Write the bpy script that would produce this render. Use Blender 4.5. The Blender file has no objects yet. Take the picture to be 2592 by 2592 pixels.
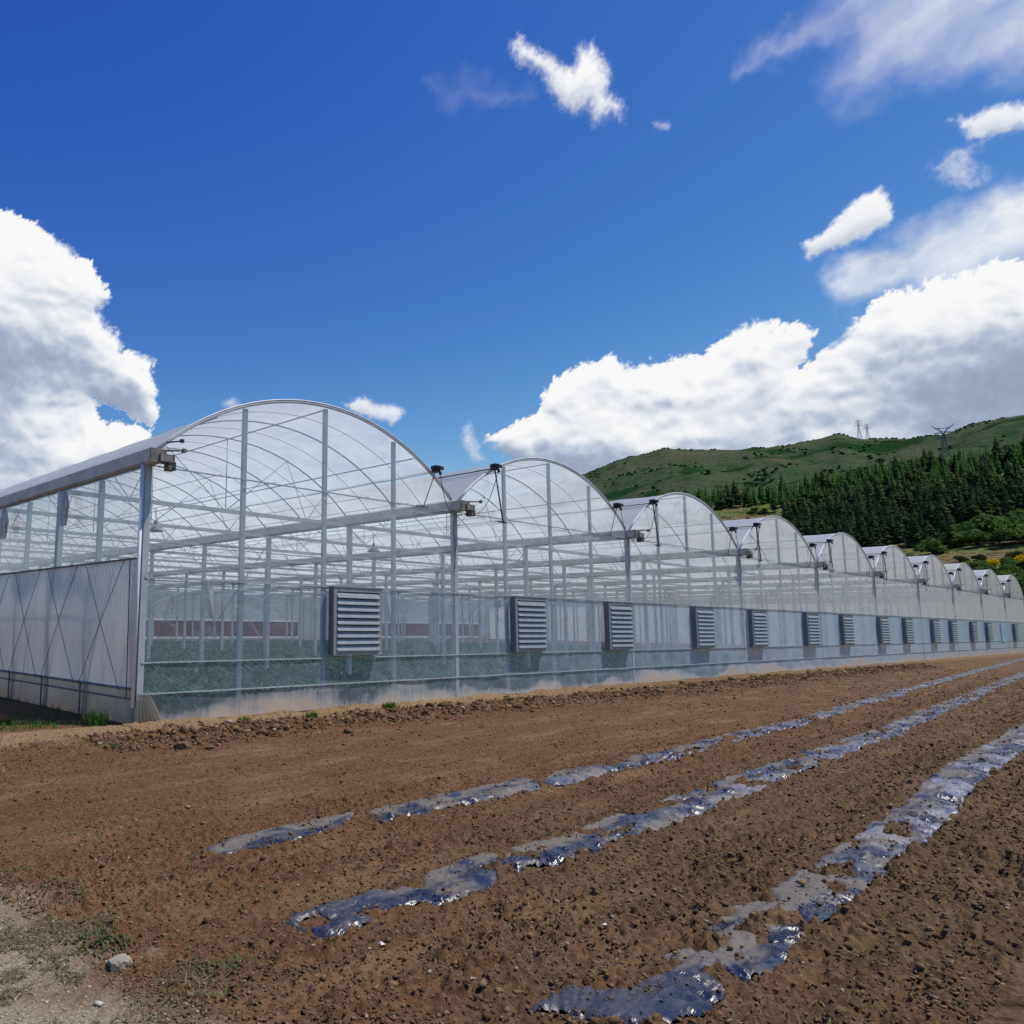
import bpy, math, random
import numpy as np
from mathutils import Matrix, Vector
random.seed(7); RNG = np.random.default_rng(11)
S = bpy.context.scene
COL = S.collection
R = math.radians

# ------------------------------------------------------------------ camera
CAM = np.array([-6.6302, -12.5819, 1.7204])
YAW, PITCH, ROLL, FPX, PPX = .7121, .1417, .0101, 2002.3, 827.61
fw = np.array([math.sin(YAW)*math.cos(PITCH), math.cos(YAW)*math.cos(PITCH), math.sin(PITCH)])
rt = np.array([math.cos(YAW), -math.sin(YAW), 0.0]); up = np.cross(rt, fw)
c_, s_ = math.cos(ROLL), math.sin(ROLL)
rt2, up2 = c_*rt+s_*up, -s_*rt+c_*up
cd = bpy.data.cameras.new('camera'); cam = bpy.data.objects.new('camera', cd); COL.objects.link(cam)
cam.matrix_world = Matrix(((rt2[0], up2[0], -fw[0], CAM[0]), (rt2[1], up2[1], -fw[1], CAM[1]),
                           (rt2[2], up2[2], -fw[2], CAM[2]), (0, 0, 0, 1)))
cd.sensor_width = 36; cd.lens = FPX/2592*36; cd.shift_x = (1296-PPX)/2592
cd.clip_start = .05; cd.clip_end = 20000
S.camera = cam

# ------------------------------------------------------------------ world, sun, exposure
SUN_AZ, SUN_EL = R(131), R(62)
world = bpy.data.worlds.new('World'); S.world = world; world.use_nodes = True
nt = world.node_tree; nt.nodes.clear()
wo = nt.nodes.new('ShaderNodeOutputWorld'); bg = nt.nodes.new('ShaderNodeBackground')
sky = nt.nodes.new('ShaderNodeTexSky'); sky.sky_type = 'NISHITA'; sky.sun_disc = False
sky.sun_elevation = SUN_EL; sky.sun_rotation = SUN_AZ; sky.altitude = 600
sky.air_density = 1.0; sky.dust_density = .3; sky.ozone_density = 3.0
hs = nt.nodes.new('ShaderNodeHueSaturation'); hs.inputs['Saturation'].default_value = 1.12
tm = nt.nodes.new('ShaderNodeMixRGB'); tm.blend_type = 'MULTIPLY'; tm.inputs[0].default_value = 1
tm.inputs[2].default_value = (1.0, .95, 1.0, 1)
nt.links.new(sky.outputs[0], hs.inputs['Color']); nt.links.new(hs.outputs[0], tm.inputs[1])
# the deep, saturated blue of the clear mountain sky: channel-wise tone of the sky colour
sc0 = nt.nodes.new('ShaderNodeSeparateColor'); cc0 = nt.nodes.new('ShaderNodeCombineColor'); nt.links.new(tm.outputs[0], sc0.inputs[0])
SKS = .135
for ch, (kk, pw) in enumerate(((3.42, 2.04), (1.684, 1.66), (.807, .68))):
    a = nt.nodes.new('ShaderNodeMath'); a.operation = 'MULTIPLY'; a.inputs[1].default_value = SKS; nt.links.new(sc0.outputs[ch], a.inputs[0])
    b = nt.nodes.new('ShaderNodeMath'); b.operation = 'POWER'; b.inputs[1].default_value = pw; nt.links.new(a.outputs[0], b.inputs[0])
    c = nt.nodes.new('ShaderNodeMath'); c.operation = 'MULTIPLY'; c.inputs[1].default_value = kk/SKS; nt.links.new(b.outputs[0], c.inputs[0])
    d = nt.nodes.new('ShaderNodeMath'); d.operation = 'MINIMUM'; d.inputs[1].default_value = (.62, .75, .85)[ch]/SKS; nt.links.new(c.outputs[0], d.inputs[0])
    nt.links.new(d.outputs[0], cc0.inputs[ch])
nt.links.new(cc0.outputs[0], bg.inputs[0]); bg.inputs[1].default_value = SKS
nt.links.new(bg.outputs[0], wo.inputs[0])
sl = bpy.data.lights.new('sun', 'SUN'); sl.energy = 4.1; sl.angle = R(.5); sl.color = (1, .95, .87)
so = bpy.data.objects.new('sun', sl); COL.objects.link(so)
sdir = Vector((math.sin(SUN_AZ)*math.cos(SUN_EL), math.cos(SUN_AZ)*math.cos(SUN_EL), math.sin(SUN_EL)))
so.rotation_euler = sdir.to_track_quat('Z', 'Y').to_euler(); so.location = sdir*60
S.view_settings.view_transform = 'Standard'; S.view_settings.look = 'None'
S.view_settings.exposure = 0; S.view_settings.gamma = 1
S.render.engine = 'CYCLES'
cy = S.cycles
cy.use_denoising = True
cy.transparent_max_bounces = 40; cy.max_bounces = 8; cy.diffuse_bounces = 3
cy.glossy_bounces = 3; cy.transmission_bounces = 6; cy.caustics_reflective = False; cy.caustics_refractive = False
cy.sample_clamp_indirect = 4

# ------------------------------------------------------------------ numpy noise
def _h(x, y, s):
    x = x.astype(np.int64); y = y.astype(np.int64)
    h = (x*374761393+y*668265263+s*974634777) & 0xffffffff
    h = ((h ^ (h >> 13))*1274126177) & 0xffffffff
    h = ((h ^ (h >> 15))*2246822519) & 0xffffffff
    return ((h ^ (h >> 16)) & 0xffffff)/16777216.0
def pn(x, y, s=0):
    xi = np.floor(x); yi = np.floor(y); fx = x-xi; fy = y-yi
    u = fx*fx*fx*(fx*(fx*6-15)+10); v = fy*fy*fy*(fy*(fy*6-15)+10)
    def g(i, j):
        a = _h(xi+i, yi+j, s)*6.28318530718
        return np.cos(a)*(fx-i)+np.sin(a)*(fy-j)
    a = g(0, 0); b = g(1, 0); c = g(0, 1); d = g(1, 1)
    return 1.5*((a+(b-a)*u)+((c+(d-c)*u)-(a+(b-a)*u))*v)
def fbm(x, y, s=0, o=4, l=2.03, g=.5):
    r = 0; a = 1; t = 0
    for i in range(o):
        r = r+a*pn(x, y, s+i*17); t += a; a *= g; x = x*l+3.1; y = y*l-1.7
    return r/t
def clod(x, y, cell, s, dens=.6, rmin=.2, rmax=.55):
    x = x/cell; y = y/cell; xi = np.floor(x); yi = np.floor(y); out = np.zeros_like(x)
    for i in (-1, 0, 1):
        for j in (-1, 0, 1):
            a = xi+i; b = yi+j
            px = a+_h(a, b, s); py = b+_h(a, b, s+1)
            r = (rmin+(rmax-rmin)*_h(a, b, s+2)**2)*(_h(a, b, s+3) < dens)
            dx = x-px; dy = y-py; ang = _h(a, b, s+4)*3.14
            e = 1+.8*_h(a, b, s+5)
            u = (dx*np.cos(ang)+dy*np.sin(ang)); v = (-dx*np.sin(ang)+dy*np.cos(ang))*e
            d2 = r*r-u*u-v*v
            out = np.maximum(out, np.sqrt(np.maximum(d2, 0))*.8)
    return out*cell
def sst(a, b, x):
    t = np.clip((x-a)/(b-a), 0, 1); return t*t*(3-2*t)

# ------------------------------------------------------------------ object helpers
def tag(o, label=None, cat=None, group=None, kind=None):
    if label: o['label'] = label
    if cat: o['category'] = cat
    if group: o['group'] = group
    if kind: o['kind'] = kind
    return o
def empty(name, loc=(0, 0, 0), rz=0):
    o = bpy.data.objects.new(name, None); COL.objects.link(o); o.location = loc; o.rotation_euler = (0, 0, rz)
    o.empty_display_size = .3
    return o
def mesh_np(name, V, F, mat, parent=None, smooth=False):
    """V (n,3) ; F (m,k) equal sided faces"""
    me = bpy.data.meshes.new(name); V = np.asarray(V, np.float32); F = np.asarray(F, np.int32)
    me.vertices.add(len(V)); me.vertices.foreach_set('co', V.ravel())
    k = F.shape[1]; me.loops.add(F.size); me.loops.foreach_set('vertex_index', F.ravel())
    me.polygons.add(len(F)); me.polygons.foreach_set('loop_start', np.arange(0, F.size, k, dtype=np.int32))
    me.polygons.foreach_set('loop_total', np.full(len(F), k, np.int32))
    if smooth: me.polygons.foreach_set('use_smooth', np.ones(len(F), bool))
    me.update(calc_edges=True)
    if mat: me.materials.append(mat)
    o = bpy.data.objects.new(name, me); COL.objects.link(o)
    if parent: o.parent = parent
    return o
class MB:
    def __init__(s): s.v = []; s.f = []; s.sm = []
    def add(s, vs, fs, sm=False):
        n = len(s.v); s.v += [tuple(v) for v in vs]; s.f += [tuple(i+n for i in f) for f in fs]; s.sm += [sm]*len(fs)
    def box(s, x0, x1, y0, y1, z0, z1):
        s.add([(x0, y0, z0), (x1, y0, z0), (x1, y1, z0), (x0, y1, z0), (x0, y0, z1), (x1, y0, z1), (x1, y1, z1), (x0, y1, z1)],
              [(0, 3, 2, 1), (4, 5, 6, 7), (0, 1, 5, 4), (1, 2, 6, 5), (2, 3, 7, 6), (3, 0, 4, 7)])
    def bar(s, p, q, w, h, upv=(0, 0, 1)):
        p = Vector(p); q = Vector(q); d = (q-p).normalized(); u = Vector(upv)
        if abs(d.dot(u)) > .98: u = Vector((0, 1, 0))
        a = d.cross(u).normalized(); b = a.cross(d).normalized(); a = a*w/2; b = b*h/2
        vs = [p-a-b, p+a-b, p+a+b, p-a+b, q-a-b, q+a-b, q+a+b, q-a+b]
        s.add(vs, [(0, 3, 2, 1), (4, 5, 6, 7), (0, 1, 5, 4), (1, 2, 6, 5), (2, 3, 7, 6), (3, 0, 4, 7)])
    def tube(s, pts, r, n=6, caps=True):
        pts = [Vector(p) for p in pts]; vs = []; m = len(pts)
        rr = r if isinstance(r, (list, tuple)) else [r]*m
        d0 = (pts[1]-pts[0]).normalized(); u = Vector((0, 0, 1)) if abs(d0.z) < .9 else Vector((0, 1, 0))
        for i, p in enumerate(pts):
            d = (pts[min(i+1, m-1)]-pts[max(i-1, 0)]).normalized()
            a = d.cross(u).normalized(); b = a.cross(d).normalized()
            for k in range(n):
                t = 2*math.pi*k/n; vs.append(p+(a*math.cos(t)+b*math.sin(t))*rr[i])
        fs = [(i*n+k, i*n+(k+1) % n, (i+1)*n+(k+1) % n, (i+1)*n+k) for i in range(m-1) for k in range(n)]
        s.add(vs, fs, True)
        if caps:
            s.f += [tuple(len(s.v)-m*n+k for k in range(n))[::-1], tuple(len(s.v)-n+k for k in range(n))]; s.sm += [False]*2
    def build(s, name, mat, parent=None):
        me = bpy.data.meshes.new(name); me.from_pydata([tuple(v) for v in s.v], [], s.f)
        me.polygons.foreach_set('use_smooth', s.sm); me.materials.append(mat); me.update()
        o = bpy.data.objects.new(name, me); COL.objects.link(o)
        if parent: o.parent = parent
        return o
def copyo(o, parent=None, loc=None):
    c = o.copy(); COL.objects.link(c)
    if parent: c.parent = parent
    if loc is not None: c.location = loc
    return c

# ------------------------------------------------------------------ materials
def newmat(name):
    m = bpy.data.materials.new(name); m.use_nodes = True; m.node_tree.nodes.clear(); return m, m.node_tree
class N:
    def __init__(s, t): s.t = t
    def n(s, ty, **k):
        nd = s.t.nodes.new(ty)
        for a, b in k.items(): setattr(nd, a, b)
        return nd
    def l(s, a, b): s.t.links.new(a, b)
    def val(s, x, i):
        if isinstance(x, (int, float)): i.default_value = x
        else: s.l(x, i)
    def math(s, op, a, b=0.0, c=None, clamp=False):
        m = s.n('ShaderNodeMath', operation=op); m.use_clamp = clamp
        s.val(a, m.inputs[0]); s.val(b, m.inputs[1])
        if c is not None: s.val(c, m.inputs[2])
        return m.outputs[0]
    def noise(s, co, scale, detail=3, rough=.55, dist=0):
        t = s.n('ShaderNodeTexNoise'); t.inputs['Scale'].default_value = scale
        t.inputs['Detail'].default_value = detail; t.inputs['Roughness'].default_value = rough
        t.inputs['Distortion'].default_value = dist
        if co is not None: s.l(co, t.inputs['Vector'])
        return t.outputs['Fac']
    def ramp(s, f, stops):
        r = s.n('ShaderNodeValToRGB'); e = r.color_ramp.elements
        while len(e) < len(stops): e.new(.5)
        for i, (p, c) in enumerate(stops):
            e[i].position = p; e[i].color = tuple(c)+(1,) if len(c) == 3 else c
        s.l(f, r.inputs[0]); return r.outputs[0]
    def mr(s, f, a, b, c=0, d=1):
        m = s.n('ShaderNodeMapRange'); s.l(f, m.inputs[0])
        for i, v in enumerate((a, b, c, d)): m.inputs[i+1].default_value = v
        return m.outputs[0]
    def mix(s, f, a, b, bt='MIX'):
        m = s.n('ShaderNodeMixRGB', blend_type=bt); s.val(f, m.inputs[0])
        for x, i in ((a, 1), (b, 2)):
            if isinstance(x, tuple): m.inputs[i].default_value = x+(1,) if len(x) == 3 else x
            else: s.l(x, m.inputs[i])
        return m.outputs[0]
    def mapping(s, co, sc=(1, 1, 1), rot=(0, 0, 0)):
        m = s.n('ShaderNodeMapping'); m.inputs['Scale'].default_value = sc; m.inputs['Rotation'].default_value = rot
        s.l(co, m.inputs[0]); return m.outputs[0]
    def bump(s, h, st=.5, dist=.02):
        b = s.n('ShaderNodeBump'); b.inputs['Strength'].default_value = st; b.inputs['Distance'].default_value = dist
        s.l(h, b.inputs['Height']); return b.outputs[0]
def simple(name, col, rough=.6, metal=0, var=.25, scale=6, bump=0, spec=.5, col2=None):
    m, t = newmat(name); n = N(t)
    co = n.n('ShaderNodeTexCoord').outputs['Object']
    f = n.noise(co, scale, 5, .6)
    c2 = col2 or tuple(c*(1-var) for c in col); c1 = col if col2 else tuple(min(1, c*(1+var)) for c in col)
    c = n.ramp(f, [(.3, c2), (.7, c1)])
    p = n.n('ShaderNodeBsdfPrincipled'); n.l(c, p.inputs['Base Color'])
    p.inputs['Roughness'].default_value = rough; p.inputs['Metallic'].default_value = metal
    p.inputs['Specular IOR Level'].default_value = spec
    if bump: n.l(n.bump(n.noise(co, scale*6, 4, .6), bump, .01), p.inputs['Normal'])
    o = n.n('ShaderNodeOutputMaterial'); n.l(p.outputs[0], o.inputs[0]); return m
M = {}
M['galv'] = simple('galvanized_steel', (.41, .45, .48), .5, .25, .18, 3)
M['galv_dark'] = simple('weathered_galvanized', (.2, .215, .225), .55, .3, .25, 4)
M['white_pipe'] = simple('white_film_profile', (.72, .75, .77), .4, .0, .1, 3)
M['fan_metal'] = simple('fan_galvanized', (.30, .315, .325), .38, .25, .15, 9)
M['fan_dark'] = simple('fan_housing_grey', (.17, .18, .20), .5, .2, .2, 5)
M['black'] = simple('black_plastic', (.02, .022, .026), .45, 0, .3, 8)
M['rope'] = simple('dark_rope', (.045, .035, .04), .9, 0, .3, 30)
M['rust'] = simple('dark_stained_metal', (.17, .16, .145), .7, .1, .5, 9)
M['rock'] = simple('rock_stone', (.30, .265, .20), .9, 0, .3, 9, .6)
M['scrap'] = simple('white_scrap', (.8, .78, .74), .6, 0, .1, 9)
M['lamp'] = simple('lamp_enamel', (.25, .27, .27), .5, 0, .2, 9)

def film(name, a, col=(.80, .83, .86), trans=(.93, .95, .97), tl=.55, gloss=.12, f0=.06, wr=.15, wscale=3, wmap=(1, 1, 1), dirt=None, streak=0.0, gstr=1.0, pw=1.0, dcol=(.50, .36, .25)):
    m, t = newmat(name); n = N(t)
    tc = n.n('ShaderNodeTexCoord').outputs['Object']
    g = n.n('ShaderNodeNewGeometry')
    dp = n.n('ShaderNodeVectorMath', operation='DOT_PRODUCT'); n.l(g.outputs['Normal'], dp.inputs[0]); n.l(g.outputs['Incoming'], dp.inputs[1])
    ct = n.math('MAXIMUM', n.math('ABSOLUTE', dp.outputs['Value']), .07)
    nz = n.noise(n.mapping(tc, wmap), wscale, 4, .6)
    av = n.mr(nz, .3, .75, a*.75, a*1.35)
    if streak:
        st = n.noise(n.mapping(tc, (9, .5, 9) if streak > 0 else (.4, 9, .4)), 3, 3, .6)
        av = n.math('ADD', av, n.mr(st, .5, .75, 0, abs(streak)))
    if dirt:
        zz = n.n('ShaderNodeSeparateXYZ'); n.l(tc, zz.inputs[0])
        dn = n.noise(n.mapping(tc, (.30, .30, .55)), 1.6, 4, .5)
        sk = n.noise(n.mapping(tc, (7, 7, .5)), 2.0, 4, .65); sp3 = n.noise(tc, 26, 4, .7)
        hgt = n.math('ADD', n.math('MULTIPLY', n.mr(dn, .36, .62, .02, 1.2), dirt*1.3), n.math('MULTIPLY', n.math('SUBTRACT', sk, .5), .30))
        hgt = n.math('ADD', hgt, n.math('MULTIPLY', n.math('SUBTRACT', sp3, .5), .16))
        dz = n.math('SUBTRACT', hgt, zz.outputs[2])
        dm = n.mr(dz, -.14, .26, 0, .82)
        av = n.math('MAXIMUM', av, dm)
    # a thin sheet covers more of what is behind it the more obliquely it is seen
    alpha = n.math('SUBTRACT', 1.0, n.math('POWER', n.math('SUBTRACT', 1.0, n.math('MINIMUM', av, .97)), n.math('POWER', n.math('DIVIDE', 1.0, ct), pw)))
    bmp = n.bump(n.noise(n.mapping(tc, wmap), wscale*2, 3, .5), wr, .06)
    cc = n.mix(n.mr(nz, .3, .7), tuple(c*.93 for c in col), col)
    if dirt: cc = n.mix(dm, cc, dcol)
    df = n.n('ShaderNodeBsdfDiffuse'); n.l(cc, df.inputs[0]); n.l(bmp, df.inputs['Normal'])
    tr = n.n('ShaderNodeBsdfTranslucent'); n.l(cc, tr.inputs[0]); n.l(bmp, tr.inputs['Normal'])
    mx = n.n('ShaderNodeMixShader'); mx.inputs[0].default_value = tl; n.l(df.outputs[0], mx.inputs[1]); n.l(tr.outputs[0], mx.inputs[2])
    tp = n.n('ShaderNodeBsdfTransparent'); tp.inputs[0].default_value = trans+(1,)
    m2 = n.n('ShaderNodeMixShader'); n.l(alpha, m2.inputs[0]); n.l(tp.outputs[0], m2.inputs[1]); n.l(mx.outputs[0], m2.inputs[2])
    fr = n.math('ADD', f0, n.math('MULTIPLY', 1-f0, n.math('POWER', n.math('SUBTRACT', 1.0, ct), 5.0)))
    fr = n.math('MULTIPLY', fr, gstr)
    gl = n.n('ShaderNodeBsdfGlossy'); gl.inputs['Roughness'].default_value = gloss; gl.inputs[0].default_value = (.95, .96, 1, 1); n.l(bmp, gl.inputs['Normal'])
    m3 = n.n('ShaderNodeMixShader'); n.l(fr, m3.inputs[0]); n.l(m2.outputs[0], m3.inputs[1]); n.l(gl.outputs[0], m3.inputs[2])
    o = n.n('ShaderNodeOutputMaterial'); n.l(m3.outputs[0], o.inputs[0]); return m
M['roof_film'] = film('roof_film', .46, (.88, .90, .88), (.97, .98, .98), .62, .3, .05, .25, 1.5, (1, .6, 1), streak=.12, gstr=.45)
M['gable_film'] = film('gable_film', .10, (.80, .82, .84), (.98, .99, .99), .55, .08, .05, .2, 2, pw=1.5)
M['wall_film'] = film('wall_film', .11, (.84, .88, .92), (.98, .99, .99), .2, .08, .05, .2, 2, pw=1.5)
M['lower_film'] = film('lower_wall_film', .14, (.48, .62, .76), (.95, .98, .99), .15, .10, .06, .25, 2, dirt=.30, pw=1.8, dcol=(.64, .50, .37))
M['curtain'] = film('curtain_film', .76, (.86, .84, .79), (.9, .9, .9), .45, .3, .05, .3, 3, (.3, 2, .3), streak=-.1)
M['skirt'] = film('skirt_film', .6, (.50, .48, .42), (.85, .85, .82), .45, .3, .05, .3, 3, dirt=.25)
M['back_film'] = film('back_film', .55, (.62, .70, .76), (.9, .95, .97), .5, .3, .05, .1, 1)
M['side_film'] = film('side_film', .17, (.74, .76, .77), (.98, .99, .99), .5, .12, .06, .15, 2, (1, 3, .7), streak=-.05)
M['bundle'] = film('bundle_film', .4, (.62, .65, .68), (.95, .95, .95), .5, .1, .1, .6, 9)

def foliage(name, c1, c2, tl=.3):
    m, t = newmat(name); n = N(t)
    g = n.n('ShaderNodeNewGeometry'); oi = n.n('ShaderNodeObjectInfo')
    f = n.math('ADD', n.math('MULTIPLY', g.outputs['Random Per Island'], .75), n.math('MULTIPLY', oi.outputs['Random'], .25))
    c = n.ramp(f, [(0, c1), (1, c2)])
    d = n.n('ShaderNodeBsdfDiffuse'); n.l(c, d.inputs[0]); tr = n.n('ShaderNodeBsdfTranslucent'); n.l(c, tr.inputs[0])
    x = n.n('ShaderNodeMixShader'); x.inputs[0].default_value = tl; n.l(d.outputs[0], x.inputs[1]); n.l(tr.outputs[0], x.inputs[2])
    o = n.n('ShaderNodeOutputMaterial'); n.l(x.outputs[0], o.inputs[0]); return m
M['pine'] = foliage('pine_needles', (.028, .055, .026), (.095, .120, .045), .25)
M['spruce'] = foliage('spruce_needles', (.045, .12, .03), (.10, .21, .05), .3)
M['bush'] = foliage('bush_leaves', (.055, .12, .025), (.15, .22, .055))
M['scrub'] = foliage('scrub_leaves', (.03, .055, .022), (.075, .095, .035))
M['ridge'] = foliage('ridge_scrub_leaves', (.026, .060, .026), (.05, .095, .04))
M['yellow'] = foliage('broom_flowers', (.62, .42, .015), (.85, .62, .03))
M['crop'] = foliage('crop_leaves', (.006, .030, .022), (.12, .23, .15))
M['weed'] = foliage('weed_leaves', (.05, .09, .03), (.15, .19, .08))
M['dgrass'] = foliage('green_grass', (.03, .09, .015), (.09, .19, .04))
M['dry'] = foliage('dry_grass', (.11, .10, .05), (.28, .25, .14))
M['straw'] = foliage('straw', (.28, .19, .09), (.5, .38, .2))
M['bark'] = simple('bark', (.06, .045, .035), .95, 0, .3, 5)

# soil
def soil_mat():
    m, t = newmat('soil'); n = N(t)
    co = n.n('ShaderNodeNewGeometry').outputs['Position']
    sp = n.n('ShaderNodeSeparateXYZ'); n.l(co, sp.inputs[0]); X, Y = sp.outputs[0], sp.outputs[1]
    fine = n.noise(co, 28, 5, .7); mid = n.noise(co, 3.0, 5, .6); big = n.noise(co, .55, 3, .5)
    red = n.ramp(fine, [(.25, (.064, .033, .016)), (.5, (.142, .069, .033)), (.75, (.24, .132, .070))])
    dark = n.ramp(fine, [(.25, (.052, .033, .017)), (.5, (.118, .074, .038)), (.75, (.21, .14, .078))])
    # the field dries and reddens towards the greenhouse, darker and greyer where freshly tilled
    k = n.math('ADD', n.mr(Y, -9.6, -6.2, 0, 1), n.mr(mid, .35, .65, -.35, .35))
    k = n.math('ADD', k, n.mr(X, -4.5, -1, .7, 0))
    c = n.mix(n.math('MULTIPLY', n.math('MINIMUM', n.math('MAXIMUM', k, 0), 1), .9), dark, red)
    farx = n.mr(X, 3, 22, 0, .8); c = n.mix(farx, c, dark)
    ol = n.mr(n.noise(co, 1.7, 6, .7), .54, .70, 0, .55); c = n.mix(ol, c, (.105, .088, .038))
    tan = n.mr(n.noise(n.mapping(co, (.5, 1.6, 1), (0, 0, -.08)), 1.1, 5, .65), .50, .66, 0, .5); c = n.mix(tan, c, (.25, .155, .08))
    c = n.mix(n.mr(n.noise(n.mapping(co, (.35, 2.2, 1), (0, 0, -.05)), 1.4, 4, .6), .55, .7, 0, .45), c, (.075, .042, .022))
    # straw coloured dry crust along the foot of the greenhouse
    st = n.math('MULTIPLY', n.mr(n.math('ADD', Y, n.mr(mid, .3, .7, -.5, .5)), -1.5, -.9, 0, .75), n.mr(Y, .3, .1, 0, 1))
    st = n.math('MULTIPLY', st, n.mr(X, 9, 18, 1, .35))
    c = n.mix(st, c, n.ramp(fine, [(.3, (.19, .12, .06)), (.7, (.42, .30, .16))]))
    # pale gravel track beside the field
    gx = n.math('ADD', X, n.math('MULTIPLY', n.math('SUBTRACT', n.noise(co, 1.3, 5, .65), .5), 1.6))
    gm = n.math('MULTIPLY', n.mr(gx, -4.95, -4.45, 1, 0), n.mr(Y, -7.4, -6.4, 1, 0))
    grav = n.ramp(n.noise(co, 60, 3, .7), [(.3, (.15, .12, .07)), (.52, (.30, .25, .165)), (.75, (.52, .46, .34))])
    c = n.mix(gm, c, grav)
    peb = n.mr(n.noise(co, 85, 1, .4), .72, .75, 0, .4); c = n.mix(peb, c, (.42, .31, .21))
    p = n.n('ShaderNodeBsdfPrincipled'); n.l(c, p.inputs['Base Color']); p.inputs['Roughness'].default_value = .95
    p.inputs['Specular IOR Level'].default_value = .15
    bh = n.math('ADD', n.math('MULTIPLY', n.noise(co, 45, 5, .75), .6), n.noise(co, 14, 4, .6))
    n.l(n.bump(bh, .9, .03), p.inputs['Normal'])
    o = n.n('ShaderNodeOutputMaterial'); n.l(p.outputs[0], o.inputs[0]); return m
M['soil'] = soil_mat()
def clod_mat():
    m, t = newmat('clod_soil'); n = N(t)
    g = n.n('ShaderNodeNewGeometry')
    c = n.ramp(g.outputs['Random Per Island'], [(0, (.088, .053, .027)), (.6, (.150, .092, .048)), (.97, (.24, .155, .08)), (.995, (.40, .33, .25))])
    p = n.n('ShaderNodeBsdfPrincipled'); n.l(c, p.inputs['Base Color']); p.inputs['Roughness'].default_value = .95
    p.inputs['Specular IOR Level'].default_value = .15
    n.l(n.bump(n.noise(g.outputs['Position'], 90, 4, .7), .6, .01), p.inputs['Normal'])
    o = n.n('ShaderNodeOutputMaterial'); n.l(p.outputs[0], o.inputs[0]); return m
M['clod'] = clod_mat()
def mulch_mat():
    m, t = newmat('mulch_film'); n = N(t)
    co = n.n('ShaderNodeNewGeometry').outputs['Position']
    du = n.n('ShaderNodeAttribute', attribute_name='dust').outputs['Fac']; wh = n.n('ShaderNodeAttribute', attribute_name='dew_sheen').outputs['Fac']
    fn_ = n.noise(co, 16, 5, .7, .3)
    df = n.math('MULTIPLY', du, n.mr(fn_, .3, .65, .45, 1.3), clamp=True)
    c = n.mix(df, (.011, .015, .038), (.165, .148, .122))
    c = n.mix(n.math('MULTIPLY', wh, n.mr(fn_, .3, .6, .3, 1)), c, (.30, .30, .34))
    crumbs = n.mr(n.noise(co, 42, 4, .65), .57, .61, 0, 1.0); c = n.mix(n.math('MULTIPLY', crumbs, n.math('ADD', .25, du)), c, (.15, .10, .06))
    p = n.n('ShaderNodeBsdfPrincipled'); n.l(c, p.inputs['Base Color'])
    n.l(n.math('ADD', .25, n.math('MULTIPLY', df, .5)), p.inputs['Roughness'])
    n.l(n.mr(df, 0, 1, .62, .18), p.inputs['Specular IOR Level'])
    n.l(n.bump(n.noise(n.mapping(co, (1.2, 7, 5), (0, 0, .55)), 3.0, 4, .6, 1.0), .6, .02), p.inputs['Normal'])
    o = n.n('ShaderNodeOutputMaterial'); n.l(p.outputs[0], o.inputs[0]); return m
M['mulch'] = mulch_mat()

# ------------------------------------------------------------------ ground
STR = [(-3.15, ([-6, 3.0, 6.2, 8.8, 12.2, 24, 60, 80], [-7.3, -7.2, -7.05, -6.93, -6.7, -5.66, -2.95, -1.6]), .20, 3), (-3.62, ([-6, -.8, 2.2, 5.2, 9.5, 36.7, 80], [-9.0, -8.87, -8.76, -8.55, -8.35, -6.3, -3.1]), .235, 5), (-3.38, ([-6, -2, 1, 5, 10, 14, 40, 80], [-10.75, -10.55, -10.45, -10.2, -10.02, -9.85, -8.8, -7.1]), .30, 9)]
# outlines of the uncovered film at the near ends of the rows, in metres on the field
NP1 = [[(-3.169, -7.197), (-2.983, -7.058), (-2.696, -6.994), (-2.34, -7.031), (-2.038, -6.972), (-1.645, -7.041), (-1.441, -7.027), (-1.735, -7.231), (-1.915, -7.368), (-2.183, -7.403), (-2.502, -7.443), (-2.784, -7.435), (-3.088, -7.357)], [(-1.498, -7.253), (-1.2, -7.014), (-0.751, -6.932), (-0.142, -6.934), (0.224, -6.99), (0.824, -7.05), (1.191, -7.046), (1.083, -7.251), (0.804, -7.442), (0.258, -7.442), (-0.599, -7.424), (-1.147, -7.435), (-1.541, -7.457)], [(1.183, -7.244), (1.816, -6.97), (2.571, -7.041), (3.173, -7.022), (2.811, -7.33), (1.714, -7.451), (1.087, -7.449)]]
NP2 = [[(-3.573, -8.731), (-3.473, -8.662), (-3.353, -8.699), (-3.155, -8.708), (-2.958, -8.728), (-2.829, -8.685), (-2.505, -8.846), (-2.267, -8.668), (-2.054, -8.698), (-1.689, -8.654), (-1.611, -8.717), (-1.669, -8.85), (-1.389, -8.693), (-0.956, -8.679), (-0.804, -8.693), (-0.558, -8.683), (-0.785, -9.037), (-1.43, -9.104), (-1.624, -9.069), (-1.789, -9.053), (-1.704, -8.945), (-1.917, -8.833), (-1.978, -9.014), (-2.104, -9.076), (-2.378, -9.101), (-2.666, -9.106), (-2.972, -8.983), (-3.043, -8.969), (-3.091, -8.85), (-3.225, -8.907), (-3.219, -9.036), (-3.306, -9.061), (-3.436, -9.056), (-3.552, -9.103), (-3.619, -9.033), (-3.58, -8.9), (-3.594, -8.85)]]
NH2 = [[(-3.516, -8.753), (-3.399, -8.79), (-3.451, -8.888), (-3.548, -8.848)], [(-1.419, -8.738), (-1.295, -8.878), (-1.413, -8.941), (-1.556, -8.852)]]
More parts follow.
